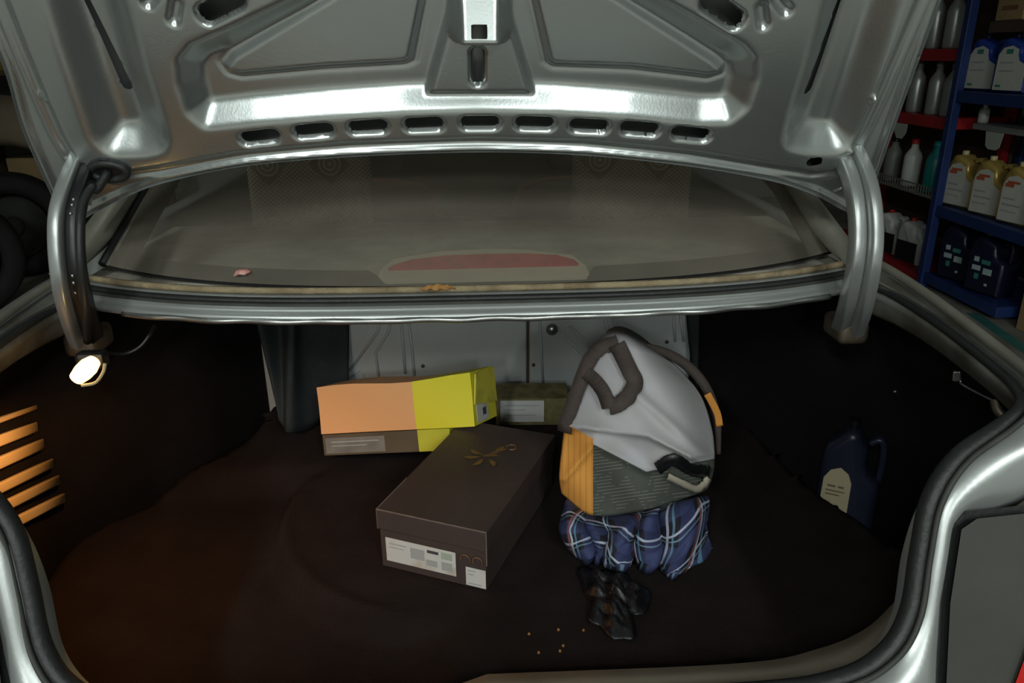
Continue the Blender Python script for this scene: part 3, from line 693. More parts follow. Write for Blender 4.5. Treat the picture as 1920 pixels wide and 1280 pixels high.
label_sheet('paper_label', sb, 0.012, 0.130, 0.014, 0.056, -0.0003, 'label_stained',
            [(0.05, 0.3, 0.75, 0.8, 'print_grey'), (0.05, 0.26, 0.6, 0.64, 'print_grey'), (0.36, 0.56, 0.35, 0.8, 'print_grey'), (0.60, 0.76, 0.74, 0.86, 'print_dark'), (0.58, 0.74, 0.2, 0.45, 'print_grey'), (0.80, 0.95, 0.62, 0.9, 'print_green'), (0.80, 0.95, 0.15, 0.5, 'print_grey')])
label_sheet('paper_label', sb, 0.146, 0.178, 0.004, 0.036, -0.0003, 'label_stained', [(0.1, 0.5, 0.8, 0.86, 'print_grey'), (0.1, 0.4, 0.6, 0.66, 'print_grey'), (0.1, 0.8, 0.1, 0.16, 'print_grey')])
def arcs(c, r, a0, a1, n=14): return [(c[0]+r*math.cos(t), -0.0014, c[1]+r*math.sin(t)) for t in np.linspace(a0, a1, n)]
for cx in (0.146, 0.166):
    lpart('printed_curl', tube(arcs((cx, 0.05), 0.0075, -0.6, 3.6), 0.0009, 5), 'gold_print', sb)
# leafy emblem printed on the lid
for k, (ang, ln, ox, oy) in enumerate([(0.2, 0.030, -0.012, 0), (0.75, 0.034, 0, 0.012), (1.25, 0.034, 0.008, 0.012), (2.6, 0.028, -0.01, 0.004), (3.3, 0.028, -0.012, -0.004), (4.2, 0.026, -0.004, -0.01), (5.2, 0.026, 0.006, -0.008)]):
    cx, cy = 0.098+ox, 0.205+oy; d_ = np.array([math.cos(ang), math.sin(ang)]); p_ = np.array([-d_[1], d_[0]]); V = []
    for t in np.linspace(0, 1, 7):
        w_ = 0.0042*math.sin(PI*t)**0.8+0.0004; c_ = np.array([cx, cy])+d_*ln*t+p_*0.006*math.sin(t*2.2)
        V += [tuple(c_+p_*w_)+(H+0.0008+0.0003*k,), tuple(c_-p_*w_)+(H+0.0008+0.0003*k,)]
    o = lpart('emblem_leaf', (V, [(2*i, 2*i+1, 2*i+3, 2*i+2) for i in range(6)]), 'gold_print', ld_); o.parent = ld_
o = lpart('emblem_curl', tube([(0.125+0.009*math.cos(t), 0.248+0.009*math.sin(t), H+0.0032) for t in np.linspace(-1.5, 3.2, 16)], 0.0012, 5), 'gold_print', ld_)

def orange_mat():
    m = bpy.data.materials.new('orange_yellow_card'); m.use_nodes = True; N = NT(m); b = N.n['Principled BSDF']; b.inputs['Roughness'].default_value = 0.55
    tc = N.new('ShaderNodeTexCoord'); sp = N.new('ShaderNodeSeparateXYZ'); N.link(tc.outputs['Object'], sp.inputs[0])
    nz = N.new('ShaderNodeTexNoise'); nz.inputs['Scale'].default_value = 7; N.link(tc.outputs['Object'], nz.inputs['Vector'])
    c = N.mix(N.math('GREATER_THAN', sp.outputs[0], 0.206), rgb(232, 172, 118), rgb(226, 216, 50))
    N.link(c, b.inputs['Base Color']); MATS['orange_yellow_card'] = m
orange_mat()
ob = box_thing('shoe_box', 'orange and yellow card box lying tilted on the low brown box', 'box', (-0.313, 1.373, 0.555), tuple(math.radians(a) for a in (-21.3, -15.75, -10.67)), 0.323, 0.123, 0.092, None)
bm = bmesh.new(); bmesh.ops.create_cube(bm, size=1)
for v in bm.verts: v.co = Vector(((v.co.x+0.5)*0.323, (v.co.y+0.5)*0.123, (v.co.z+0.5)*0.092))
bmesh.ops.subdivide_edges(bm, edges=bm.edges[:], cuts=7, use_grid_fill=True)
for v in bm.verts:
    if v.co.z > 0.09: v.co.z += 0.003*math.sin(v.co.x*25)+0.004*(v.co.x/0.323)**4
    if v.co.y < 0.001: v.co.y += 0.002*math.sin(v.co.x*17+v.co.z*30)
bm.verts.index_update(); vf = [tuple(v.co) for v in bm.verts], [tuple(v.index for v in f.verts) for f in bm.faces]; bm.free()
lpart('body', vf, 'orange_yellow_card', ob)
mat('flap_card', rgb(214, 204, 70), 0.7, 0, col2=rgb(150, 138, 70), scale=22, vth=0.62)
fl_ = lpart('end_flap', prism([(0.002, 0.040), (0.121, 0.030), (0.121, 0.098), (0.09, 0.094), (0.06, 0.100), (0.02, 0.094)], 0, 0.003), 'flap_card', ob)
fl_.matrix_basis = Matrix(((0, 1, 0, 0.3245), (1, 0, 0, 0), (0, 0, 1, 0), (0, 0, 0, 1)))
label_sheet('paper_label', ob, 0.015, 0.075, 0.004, 0.038, 0.3242, 'label_stained', [(0.5, 0.8, 0.3, 0.7, 'print_dark')], axis='x')
mat('lime_card', rgb(206, 204, 56), 0.6, 0, var=0.2, scale=12)
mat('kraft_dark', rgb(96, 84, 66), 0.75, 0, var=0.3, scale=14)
mat('label_silver', rgb(150, 150, 146), 0.35, 0.3, var=0.3, scale=30)
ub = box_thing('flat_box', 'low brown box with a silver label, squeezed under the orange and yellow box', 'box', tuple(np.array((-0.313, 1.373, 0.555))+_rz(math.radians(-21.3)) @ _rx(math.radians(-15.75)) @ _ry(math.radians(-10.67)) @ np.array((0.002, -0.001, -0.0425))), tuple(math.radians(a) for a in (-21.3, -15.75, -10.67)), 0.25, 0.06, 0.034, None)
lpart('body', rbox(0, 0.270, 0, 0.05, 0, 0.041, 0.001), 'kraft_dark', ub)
lpart('green_print', rbox(0.205, 0.2705, -0.0004, 0.0502, 0.0004, 0.0412), 'lime_card', ub)
label_sheet('silver_label', ub, 0.006, 0.135, 0.004, 0.034, -0.0004, 'label_silver', [(0.1, 0.9, 0.7, 0.76, 'print_grey'), (0.1, 0.7, 0.45, 0.5, 'print_grey')])
wb_p = onz(930, 797, 0.501)
wb = box_thing('small_box', 'olive printed box with a white label, behind the dark brown shoe box', 'box', (wb_p[0], wb_p[1], 0.501), (math.radians(-3), 0, 0), 0.16, 0.1, 0.06, None)
mat('camo_card', rgb(132, 122, 82), 0.7, 0, col2=rgb(84, 78, 44), scale=34)
lpart('body', rbox(0, 0.155, 0, 0.085, 0, 0.062, 0.001), 'camo_card', wb)
label_sheet('paper_label', wb, 0.010, 0.103, 0.008, 0.058, -0.0004, 'label_white', [(0.08, 0.9, 0.75, 0.79, 'print_grey'), (0.08, 0.6, 0.55, 0.59, 'print_grey'), (0.08, 0.8, 0.3, 0.34, 'print_grey')])

# ================================================================== tote bag
def bag_mat():
    m = bpy.data.materials.new('tote_cloth'); m.use_nodes = True; N = NT(m); b = N.n['Principled BSDF']; b.inputs['Roughness'].default_value = 0.75
    uv = N.new('ShaderNodeUVMap'); sp = N.new('ShaderNodeSeparateXYZ'); N.link(uv.outputs[0], sp.inputs[0])
    X = N.math('MULTIPLY_ADD', sp.outputs[0], 320, 1040); Y = N.math('MULTIPLY_ADD', sp.outputs[1], 350, 630)
    nz = N.new('ShaderNodeTexNoise'); nz.inputs['Scale'].default_value = 5; N.link(uv.outputs[0], nz.inputs['Vector'])
    c = N.mix(nz.outputs['Fac'], rgb(184, 184, 192), rgb(170, 166, 162))
    bnd = N.math('MINIMUM', N.math('MULTIPLY_ADD', X, 0.52, 832-0.52*1112), N.math('MULTIPLY_ADD', X, -0.19, 884+0.19*1212))
    low = N.math('GREATER_THAN', Y, bnd)
    wv = N.math('FRACT', N.math('MULTIPLY_ADD', Y, 0.16, N.math('MULTIPLY', X, 0.022)))
    nz2 = N.new('ShaderNodeTexNoise'); nz2.inputs['Scale'].default_value = 9; N.link(uv.outputs[0], nz2.inputs['Vector'])
    ln = N.math('MULTIPLY', N.math('GREATER_THAN', wv, 0.86), N.math('GREATER_THAN', nz2.outputs['Fac'], 0.5))
    st = N.mix(ln, rgb(74, 78, 72), rgb(138, 138, 126))
    c = N.mix(low, c, st)
    fx = N.math('FRACT', N.math('MULTIPLY', X, 0.09))
    og = N.mix(N.math('MULTIPLY', N.math('GREATER_THAN', fx, 0.82), 0.5), rgb(226, 158, 72), rgb(178, 106, 44))
    om = N.math('MULTIPLY', N.math('LESS_THAN', X, 1112), N.math('GREATER_THAN', Y, N.math('MULTIPLY_ADD', X, 0.55, 822-0.55*1112)))
    c = N.mix(om, c, og)
    N.link(c, b.inputs['Base Color']); MATS['tote_cloth'] = m
bag_mat()
ctrl = [
 [(1120,655,1.135),(1150,640,1.13),(1188,650,1.13),(1228,665,1.15),(1265,684,1.18)],
 [(1098,700,1.115),(1142,700,1.10),(1198,708,1.09),(1262,712,1.11),(1312,738,1.16)],
 [(1076,755,1.105),(1132,762,1.08),(1202,768,1.06),(1278,772,1.08),(1334,800,1.13)],
 [(1062,800,1.10),(1126,812,1.07),(1202,820,1.05),(1288,828,1.065),(1340,850,1.12)],
 [(1056,835,1.095),(1118,842,1.065),(1205,850,1.052),(1288,866,1.06),(1338,884,1.11)],
 [(1050,895,1.095),(1112,903,1.06),(1200,905,1.05),(1272,908,1.058),(1328,914,1.10)],
 [(1053,925,1.10),(1110,966,1.065),(1200,958,1.05),(1272,938,1.06),(1312,924,1.10)]]
NB = 64
C1 = [spline(r, NB) for r in ctrl]; C1 = np.array(C1)
PXY = np.stack([spline(C1[:, i], NB) for i in range(NB)], 1)      # rows down, cols across: (px, py, y)
X_, Y_, D_ = PXY[..., 0], PXY[..., 1], PXY[..., 2].copy()
def fold(xf_, yf_, amp, up, dn):
    yl = np.interp(X_, xf_, yf_); s_ = Y_-yl
    return amp*np.where(s_ < 0, np.exp(s_/up), np.exp(-np.maximum(s_, 0)/dn))
D_ -= fold([1060, 1130, 1215, 1280, 1340], [800, 806, 818, 850, 880], 0.026, 40, 4)
D_ -= fold([1060, 1115, 1212, 1300, 1340], [900, 834, 884, 856, 850], 0.014, 22, 4)
D_ -= 0.010*np.exp(-((Y_-735-(X_-1190)*0.9)/14)**2)*(X_ > 1185)
D_ += 0.006*np.sin(X_*0.035+Y_*0.02)+0.004*np.sin(X_*0.06-Y_*0.045)
D_ -= 0.012*np.exp(-((X_-1250-(Y_-760)*0.4)/40)**2)
Bf = np.array([[ony(X_[i, j], Y_[i, j], D_[i, j]) for j in range(NB)] for i in range(NB)])
u_ = np.linspace(0, 1, NB)[None, :]; v_ = np.linspace(0, 1, NB)[:, None]
Dm = D_[:, :1]*(1-u_)+D_[:, -1:]*u_
Bb = Bf.copy(); Bb[..., 1] = np.maximum(Dm+0.012+0.10*np.sin(PI*u_)*(0.3+0.7*v_), Bf[..., 1]+0.006); Bb[..., 2] -= 0.0
Vb = np.vstack([Bf.reshape(-1, 3), Bb.reshape(-1, 3)]); Fb = []
for i in range(NB-1):
    for j in range(NB-1):
        a = i*NB+j; Fb.append((a, a+NB, a+NB+1, a+1)); k2 = NB*NB+a; Fb.append((k2, k2+1, k2+NB+1, k2+NB))
NN = NB*NB
bd = [(0, j) for j in range(NB)]+[(i, NB-1) for i in range(1, NB)]+[(NB-1, j) for j in range(NB-2, -1, -1)]+[(i, 0) for i in range(NB-2, 0, -1)]
bi = [i*NB+j for i, j in bd]
for k in range(len(bi)):
    a, b = bi[k], bi[(k+1) % len(bi)]; Fb.append((a, b, b+NN, a+NN))
uvb = np.column_stack([(X_.ravel()-1040)/320, (Y_.ravel()-630)/350]); uvb = np.vstack([uvb, uvb])
bag = empty('tote_bag', tuple(Bf[-1, NB//2]), 0, 'white tote bag with dark handles and an orange and striped lower band', 'bag')
obj('body', Vb, Fb, 'tote_cloth', bag, True, uvb)
mat('webbing', rgb(74, 64, 60), 0.85, 0, var=0.2, scale=40, bump=0.2, bscale=300)
mat('webbing_pale', rgb(176, 168, 150), 0.85, 0, var=0.2, scale=30)
def bag_pt(px, py, lift):
    d2 = (X_-px)**2+(Y_-py)**2; i, j = np.unravel_index(np.argmin(d2), d2.shape); return ony(px, py, D_[i, j]-lift)
def strap(nm, pts, wpx, m, lift=0.006, n=40, th=0.0016):
    P = spline([(x, y, 0) for x, y in pts], n); T = np.gradient(P, axis=0); T /= np.linalg.norm(T, axis=1)[:, None]
    A = [bag_pt(p[0]-t[1]*wpx/2, p[1]+t[0]*wpx/2, lift) for p, t in zip(P, T)]; B = [bag_pt(p[0]+t[1]*wpx/2, p[1]-t[0]*wpx/2, lift) for p, t in zip(P, T)]
    A, B = np.array(A), np.array(B)
    for q in (A, B):
        q[:, 1] = np.convolve(np.pad(q[:, 1], 3, 'edge'), np.ones(7)/7, 'valid')
    return slab(obj(nm, *loft([A, (A+B)/2+np.array([0, -0.0015, 0]), B]), m, bag, True), th*2, 0)
strap('edge_binding', [(1058, 806), (1076, 750), (1094, 702), (1110, 668), (1130, 650), (1158, 642)], 27, 'webbing')
strap('handle', [(1156, 644), (1170, 672), (1182, 698), (1190, 716), (1180, 740), (1160, 758), (1142, 762)], 31, 'webbing', 0.010)
strap('handle', [(1098, 698), (1116, 714), (1132, 736), (1142, 764)], 25, 'webbing', 0.012)
strap('side_strap', [(1232, 878), (1262, 862), (1296, 880), (1330, 886)], 22, 'black_plastic', 0.008)
strap('loop', [(1252, 893), (1280, 906), (1306, 916), (1322, 906), (1328, 894)], 12, 'webbing_pale', 0.014)
back = spline([ony(1168, 648, 1.15), ony(1205, 650, 1.17), ony(1255, 664, 1.19), ony(1298, 694, 1.20), ony(1328, 735, 1.19), ony(1344, 785, 1.18), ony(1347, 850, 1.17)], 50)
obj('back_binding', *tube(back, [0.004+0.005*math.sin(PI*min(1, t*1.3)) for t in np.linspace(0, 0.75, 50)], 10), 'webbing', bag, True)
mat('orange_cloth', rgb(222, 150, 66), 0.8, 0, var=0.2, scale=20)
obj('orange_edge', *tube(spline([ony(1326, 738, 1.165), ony(1336, 756, 1.165), ony(1345, 776, 1.165), ony(1349, 798, 1.165)], 16), 0.008, 10, flat=(0.006, 0.002), up=(0, -1, 0)), 'orange_cloth', bag, True)

# ---- plaid cloth bunched under the bag
def plaid_mat():
    m = bpy.data.materials.new('plaid_cloth'); m.use_nodes = True; N = NT(m); b = N.n['Principled BSDF']; b.inputs['Roughness'].default_value = 0.8
    uv = N.new('ShaderNodeUVMap'); sp = N.new('ShaderNodeSeparateXYZ'); N.link(uv.outputs[0], sp.inputs[0])
    def stripes(o, f, ph, w_): return N.math('LESS_THAN', N.math('FRACT', N.math('MULTIPLY_ADD', o, f, ph)), w_)
    u, v = sp.outputs[0], sp.outputs[1]
    c = N.mix(N.math('MULTIPLY', stripes(u, 5, 0.1, 0.45), 1.0), rgb(22, 21, 34), rgb(46, 53, 92))
    c = N.mix(N.math('MULTIPLY', stripes(v, 3, 0.3, 0.4), 0.5), c, rgb(66, 76, 120))
    c = N.mix(N.math('MULTIPLY', stripes(u, 5, 0.42, 0.06), 0.9), c, rgb(178, 186, 205))
    c = N.mix(N.math('MULTIPLY', stripes(u, 5, 0.28, 0.05), 0.7), c, rgb(96, 140, 170))
    c = N.mix(N.math('MULTIPLY', stripes(v, 3, 0.62, 0.07), 0.9), c, rgb(178, 186, 205))
    c = N.mix(N.math('MULTIPLY', stripes(v, 3, 0.45, 0.04), 0.7), c, rgb(120, 150, 170))
    c = N.mix(N.math('MULTIPLY', stripes(u, 2.5, 0.75, 0.03), 0.7), c, rgb(150, 80, 80))
    N.link(c, b.inputs['Base Color']); MATS['plaid_cloth'] = m
plaid_mat()
pc = [
 [(1075,945,1.17),(1130,950,1.16),(1200,950,1.16),(1270,945,1.16),(1325,940,1.17)],
 [(1058,940,1.075),(1112,976,1.050),(1195,968,1.040),(1262,948,1.045),(1325,935,1.08)],
 [(1056,985,1.040),(1110,1005,1.010),(1190,1005,1.000),(1262,1000,1.005),(1332,990,1.04)],
 [(1066,1028,1.025),(1118,1040,0.990),(1180,1048,0.980),(1256,1062,0.965),(1336,1040,1.01)]]
NP = 70
C2 = np.array([spline(r, NP) for r in pc]); PP = np.stack([spline(C2[:, i], 30) for i in range(NP)], 1)
R_ = []; uvp = []
LOB = [(0.11, 0.10, 0.024), (0.27, 0.045, 0.014), (0.43, 0.09, 0.026), (0.60, 0.06, 0.020), (0.83, 0.15, 0.028)]
for i in range(31):
    r_ = []
    for j in range(NP):
        x, y, d = PP[min(i, 29), j]; t = i/30; u = j/(NP-1)
        lob = max(a*math.sqrt(max(0, 1-((u-c)/w_)**2)) for c, w_, a in LOB)
        crp = 0.5*math.sin(u*38+t*9)+0.5*math.sin(u*21-t*17+1.3)+0.4*math.sin(u*57+t*31)
        k_ = ss(np.array([t]), 0.18, 0.5)[0]
        d2 = d - k_*(1.35*lob-0.022) - k_*0.0045*crp
        p = ony(x+8*k_*math.sin(u*13+t*6), y+k_*(lob*900-10)*ss(np.array([t]), 0.4, 1.0)[0], d2)
        p[2] = max(p[2], 0.503+0.002*(1+crp)*(1-t)); r_.append(p)
        uvp.append((u+0.12*(t-0.5)*math.sin(u*9+0.8), t*0.9+0.16*math.sin(u*7.5)+0.012*crp*k_))
    R_.append(r_)
last = np.array(R_[-1]); last2 = last.copy(); last2[:, 2] = 0.502; last2[:, 1] += 0.012; R_.append(last2); uvp += uvp[-NP:]
slab(tag(obj('plaid_cloth', *loft(R_), 'plaid_cloth', None, True, uvp), 'blue plaid cloth bunched up under the white tote bag', 'cloth'), 0.003)
# ---- black crumpled bag in front of it
mat('black_film', rgb(16, 14, 18), 0.42, 0, bump=0.3, bscale=40)
c0 = onz(1150, 1125, 0.503); R_ = []; NA = 48
for i in range(15):
    r_ = []; q = i/14
    for k in range(NA):
        a = 2*PI*k/NA; rr = (0.060+0.010*math.sin(3*a+1)+0.008*math.sin(5*a+2.2)+0.005*math.sin(9*a))*q
        x_, y_ = rr*math.cos(a)*0.75, rr*math.sin(a)*1.25
        hh = (1-q**3)*(0.014+0.008*math.sin(x_*150+y_*70+1)*math.cos(y_*120-x_*60)+0.005*math.sin(x_*310+y_*260))
        r_.append((c0[0]+x_, c0[1]+y_, 0.503+max(hh, 0.0015)))
    R_.append(r_)
slab(tag(obj('plastic_bag', *loft(R_, True), 'black_film', None, True), 'crumpled black plastic bag lying on the boot floor below the plaid cloth', 'plastic bag'), 0.0015)
for k, (px, py) in enumerate([(1047, 1182), (1056, 1212), (1094, 1183), (1050, 1222), (1010, 1225), (1180, 1130), (992, 1190)]):
    p = onz(px, py, 0.501)
    tag(obj('crumb', *lathe([(0.0006, 0), (0.0022, 0.001), (0.0018, 0.003), (0.0005, 0.004)], 7, p), 'dry_leaf', None, True), 'tiny pale crumb lying on the dark boot floor carpet', 'crumb', 'crumbs on the boot floor')

# ================================================================== jugs and bottles
def jug(name, label, cat, loc, rot, w, h, d, m, capm, labm, group=None, lab=(0.12, 0.06, 0.80, 0.62), marks=(), labpoly=None, neck=-0.22):
    e = empty(name, loc, rot, label, cat, group); x0, x1 = -w/2, w/2; nx0 = neck*w
    out = [(x0+0.01*w, 0), (x1-0.01*w, 0), (x1, 0.02*h), (x1, 0.52*h), (x1-0.05*w, 0.58*h), (x1-0.22*w, 0.62*h), (x1-0.27*w, 0.70*h), (x1-0.28*w, 0.82*h), (nx0+0.13*w, 0.90*h), (nx0+0.10*w, 0.93*h), (nx0-0.10*w, 0.93*h), (nx0-0.13*w, 0.90*h), (x0+0.06*w, 0.80*h), (x0, 0.68*h), (x0, 0.02*h)]
    obj('body', *prism(out, -d/2, d/2, min(0.02, d*0.22)), m, e, True, world=False)
    hp_ = spline([(x1-0.26*w, 0, 0.84*h), (x1-0.12*w, 0, 0.88*h), (x1-0.04*w, 0, 0.84*h), (x1-0.015*w, 0, 0.72*h), (x1-0.03*w, 0, 0.56*h)], 18)
    obj('handle', *tube(hp_, 0.01, 10, flat=(0.055*w, d*0.2), up=(0, 1, 0)), m, e, True, world=False)
    cp = obj('cap', *lathe([(0.085*w, 0.925*h), (0.088*w, 0.93*h), (0.088*w, 0.985*h), (0.08*w, h), (0.01, h)], 16, (nx0, 0, 0)), capm, e, True, world=False)
    if labm:
        lp_ = labpoly or [(0.07, 0.05), (0.93, 0.05), (0.93, 0.48), (0.72, 0.55), (0.66, 0.64), (0.64, 0.74), (0.45, 0.80), (0.2, 0.76), (0.08, 0.64)]
        L_ = obj('label', *prism([(x0+a*w, b*h) for a, b in lp_], -d/2-0.0012, -d/2+0.001), labm, e, False, world=False)
        for (u0, u1, v0, v1, mk) in marks:
            o = obj('print', *rbox(x0+u0*w, x0+u1*w, -d/2-0.002, -d/2-0.001, v0*h, v1*h), mk, L_, world=False)
    return e
mat('navy_plastic', rgb(38, 44, 62), 0.35, 0, var=0.2, scale=10); mat('cream_label', rgb(205, 192, 158), 0.7, 0, var=0.12, scale=30)
mat('ink_brown', rgb(130, 115, 90), 0.7)
bp_ = ony(1602, 960, 1.16)
jug('oil_jug', 'dark navy oil jug with a cream label standing in the side of the boot', 'jug', (0.672, 1.21, 0.381), math.radians(-30), 0.10, 0.255, 0.06, 'navy_plastic', 'black_plastic', 'cream_label',
    labpoly=[(0.06, 0.20), (0.55, 0.20), (0.55, 0.55), (0.48, 0.62), (0.34, 0.66), (0.18, 0.63), (0.08, 0.56)], marks=[(0.16, 0.30, 0.50, 0.515, 'ink_brown'), (0.34, 0.44, 0.50, 0.515, 'ink_brown'), (0.14, 0.46, 0.465, 0.475, 'ink_brown'), (0.14, 0.38, 0.435, 0.445, 'ink_brown')], neck=-0.05)

# ================================================================== blue shelf along the right wall
mat('blue_metal', rgb(38, 62, 122), 0.45, 0.1, var=0.25, scale=8); mat('red_metal', rgb(178, 32, 38), 0.45, 0, var=0.2, scale=8)
mat('grey_board', rgb(150, 152, 150), 0.6, 0, var=0.2, scale=6); mat('tag_white', rgb(190, 195, 185), 0.7)
SX = 2.5; SD = 0.42
py_ = onx(1745, 440, SX)[1]                                   # y of the shelf's corner post
shelf = empty('shelf_unit', (SX+SD/2, py_-0.9, 0), 0, 'blue steel shelf unit holding oil jugs against the right wall', 'shelf')
for yy in (py_, py_-1.9):
    for xx in (SX, SX+SD):
        obj('post', *rbox(xx-0.022, xx+0.022, yy-0.022, yy+0.022, 0, 2.0, 0.003), 'blue_metal', shelf)
zb, zm, zt = onx(1790, 548, SX)[2], onx(1830, 408, SX)[2], onx(1860, 175, SX)[2]
zg = onx(1845, 232, SX+0.12)[2]
zb = max(zb, 0.09)
for zz, mm in ((zb, 'blue_metal'), (zm, 'blue_metal'), (zt, 'blue_metal'), (1.62, 'blue_metal')):
    y1 = py_-1.9 if zz > 0.2 else onx(1872, 582, SX)[1]
    obj('shelf_board', *rbox(SX-0.01, SX+SD, y1, py_-0.022, zz-0.055, zz, 0.003), mm, shelf)
gb = obj('shelf_board', *rbox(SX+0.10, SX+SD, py_-1.2, py_-0.03, zg-0.03, zg, 0.003), 'grey_board', shelf)
ty = onx(1868, 240, SX+0.10)[1]
obj('price_tag', *xf(prism([(-0.07, 0), (0.07, 0), (0.055, -0.07), (0.03, -0.085), (-0.03, -0.085), (-0.055, -0.07)], -0.001, 0.001), _rz(-PI/2), (SX+0.098, ty, zg-0.03)), 'tag_white', gb)
mat('gold_plastic', rgb(196, 168, 92), 0.3, 0.25, var=0.15, scale=8); mat('gold_cap', rgb(214, 200, 150), 0.4); mat('paper_print', rgb(205, 205, 196), 0.6, 0, var=0.07, scale=30)
mat('print_red', rgb(180, 90, 60), 0.6); mat('blue_plastic', rgb(40, 66, 150), 0.3, 0, var=0.15, scale=8); mat('blue_cap', rgb(30, 36, 80), 0.4)
mat('navy_jug', rgb(24, 26, 52), 0.35, 0, var=0.2, scale=8); mat('yellow_cap', rgb(214, 180, 110), 0.4); mat('print_white', rgb(170, 190, 190), 0.6); mat('print_teal', rgb(60, 130, 120), 0.6); mat('red_cap', rgb(180, 40, 40), 0.4)
RZ = -PI/2+math.radians(12)
gm = [(0.14, 0.40, 0.60, 0.66, 'print_red'), (0.2, 0.56, 0.66, 0.70, 'print_red'), (0.14, 0.5, 0.40, 0.43, 'print_grey'), (0.14, 0.7, 0.30, 0.33, 'print_grey'), (0.14, 0.6, 0.2, 0.22, 'print_grey')]
GL = ['gold oil jug standing next to the blue corner post', 'gold oil jug second from the blue corner post', 'gold oil jug third from the blue corner post', 'gold oil jug fourth from the blue corner post']
for i, (px, py) in enumerate([(1786, 393), (1836, 409), (1890, 427), (1950, 445)]):
    p = onx(px, py, SX+0.05)
    jug('oil_jug', GL[i], 'jug', (SX+0.10, p[1], zm+0.001), RZ, 0.19, 0.29, 0.11, 'gold_plastic', 'gold_cap', 'paper_print', 'gold oil jugs on the middle blue shelf', marks=gm)
bmk = [(0.3, 0.5, 0.66, 0.74, 'print_teal'), (0.16, 0.56, 0.5, 0.53, 'print_grey'), (0.16, 0.6, 0.36, 0.39, 'print_grey'), (0.14, 0.3, 0.1, 0.14, 'print_teal')]
for i, (px, py) in enumerate([(1832, 158), (1886, 162)]):
    p = onx(px, py, SX+0.05)
    jug('oil_jug', ('blue oil jug with a tall white label, next to the blue post' if i == 0 else 'blue oil jug with a tall white label, under the tan carton'), 'jug', (SX+0.10, p[1], zt+0.001), RZ, 0.19, 0.268, 0.11, 'blue_plastic', 'blue_cap', 'paper_print', 'blue oil jugs on the upper blue shelf', marks=bmk)
nmk = [(0.2, 0.34, 0.52, 0.60, 'print_white'), (0.42, 0.66, 0.50, 0.57, 'print_teal'), (0.18, 0.42, 0.38, 0.46, 'print_white'), (0.5, 0.74, 0.34, 0.44, 'print_white'), (0.28, 0.40, 0.24, 0.33, 'print_teal'), (0.6, 0.68, 0.16, 0.2, 'print_white')]
for i, (px, py, cp) in enumerate([(1783, 530, 'red_cap'), (1836, 556, 'yellow_cap')]):
    p = onx(px, py, SX+0.05)
    jug('oil_jug', ('black oil jug with a red cap and pale print on the lowest blue shelf' if i == 0 else 'black oil jug with a yellow cap and pale print on the lowest blue shelf'), 'jug', (SX+0.09, p[1], zb+0.001), RZ+0.1, 0.20, 0.31, 0.13, 'navy_jug', cp, 'navy_jug', 'black oil jugs on the lowest shelf', marks=nmk)
mat('carton', rgb(176, 150, 108), 0.8, 0, var=0.15, scale=6); mat('carton_print', rgb(130, 90, 60), 0.8)
def carton(label, x0, x1, y0, y1, z0, z1, marks=(), m='carton', group=None, name='carton', cat='carton'):
    e = empty(name, ((x0+x1)/2, (y0+y1)/2, z0), 0, label, cat, group)
    obj('body', *rbox(x0, x1, y0, y1, z0, z1, 0.003), m, e)
    obj('packing_tape', *rbox(x0-0.0008, x1+0.0008, (y0+y1)/2-0.025, (y0+y1)/2+0.025, z1-0.04, z1+0.0008), 'beige_plastic', e)
    for (u0, u1, v0, v1) in marks:
        obj('print', *rbox(x0-0.002, x0-0.0005, y0+(y1-y0)*u0, y0+(y1-y0)*u1, z0+(z1-z0)*v0, z0+(z1-z0)*v1), 'carton_print', e)
    return e
ya, yb_ = onx(1912, 36, SX+0.02)[1], onx(1862, 36, SX+0.02)[1]
obj('shelf_board', *rbox(SX+0.02, SX+SD, ya-0.5, yb_+0.02, onx(1888, 52, SX+0.02)[2]-0.02, onx(1888, 38, SX+0.02)[2], 0.003), 'seat_brown', shelf)
zc = onx(1888, 38, SX+0.02)[2]
carton('tan printed carton on the dark top shelf above the blue jugs', SX+0.03, SX+0.33, ya, yb_, zc+0.001, zc+0.18, [(0.15+0.18*k, 0.27+0.18*k, 0.5, 0.68) for k in range(4)]+[(0.2, 0.8, 0.25, 0.36)])
ba = onz(1905, 585, 0)
carton('brown carton standing on the floor beside the lowest blue shelf', SX+0.06, SX+0.40, onx(1872, 582, SX)[1]-0.42, onx(1872, 582, SX)[1]-0.06, 0.001, 0.30)

# ---- red rack farther along the wall, with bottles
mat('silver_bottle', rgb(176, 180, 178), 0.35, 0.5, var=0.1); mat('white_bottle', rgb(205, 208, 202), 0.4); mat('grey_bottle', rgb(120, 122, 114), 0.5); mat('teal_bottle', rgb(22, 140, 138), 0.4)
mat('dark_bottle', rgb(30, 26, 34), 0.4, 0, var=0.2); mat('wire_metal', rgb(170, 168, 155), 0.4, 0.7)
rack = empty('display_rack', (SX+0.2, py_+0.7, 0), 0, 'red steel display rack with bottles beyond the blue shelf', 'rack')
RYE = py_+1.25
for yy in (py_+0.07, RYE):
    obj('post', *rbox(SX+0.34, SX+0.38, yy-0.02, yy+0.02, 0, 2.0), 'red_metal', rack)
obj('back_panel', *rbox(SX+0.38, SX+0.40, py_+0.04, RYE, 0, 2.0), 'seat_brown', rack)
RW = []
for (px, py) in ((1760, 92), (1728, 214), (1700, 352), (1700, 500)):
    RW.append(max(onx(px, py, SX+0.03)[2], 0.061))
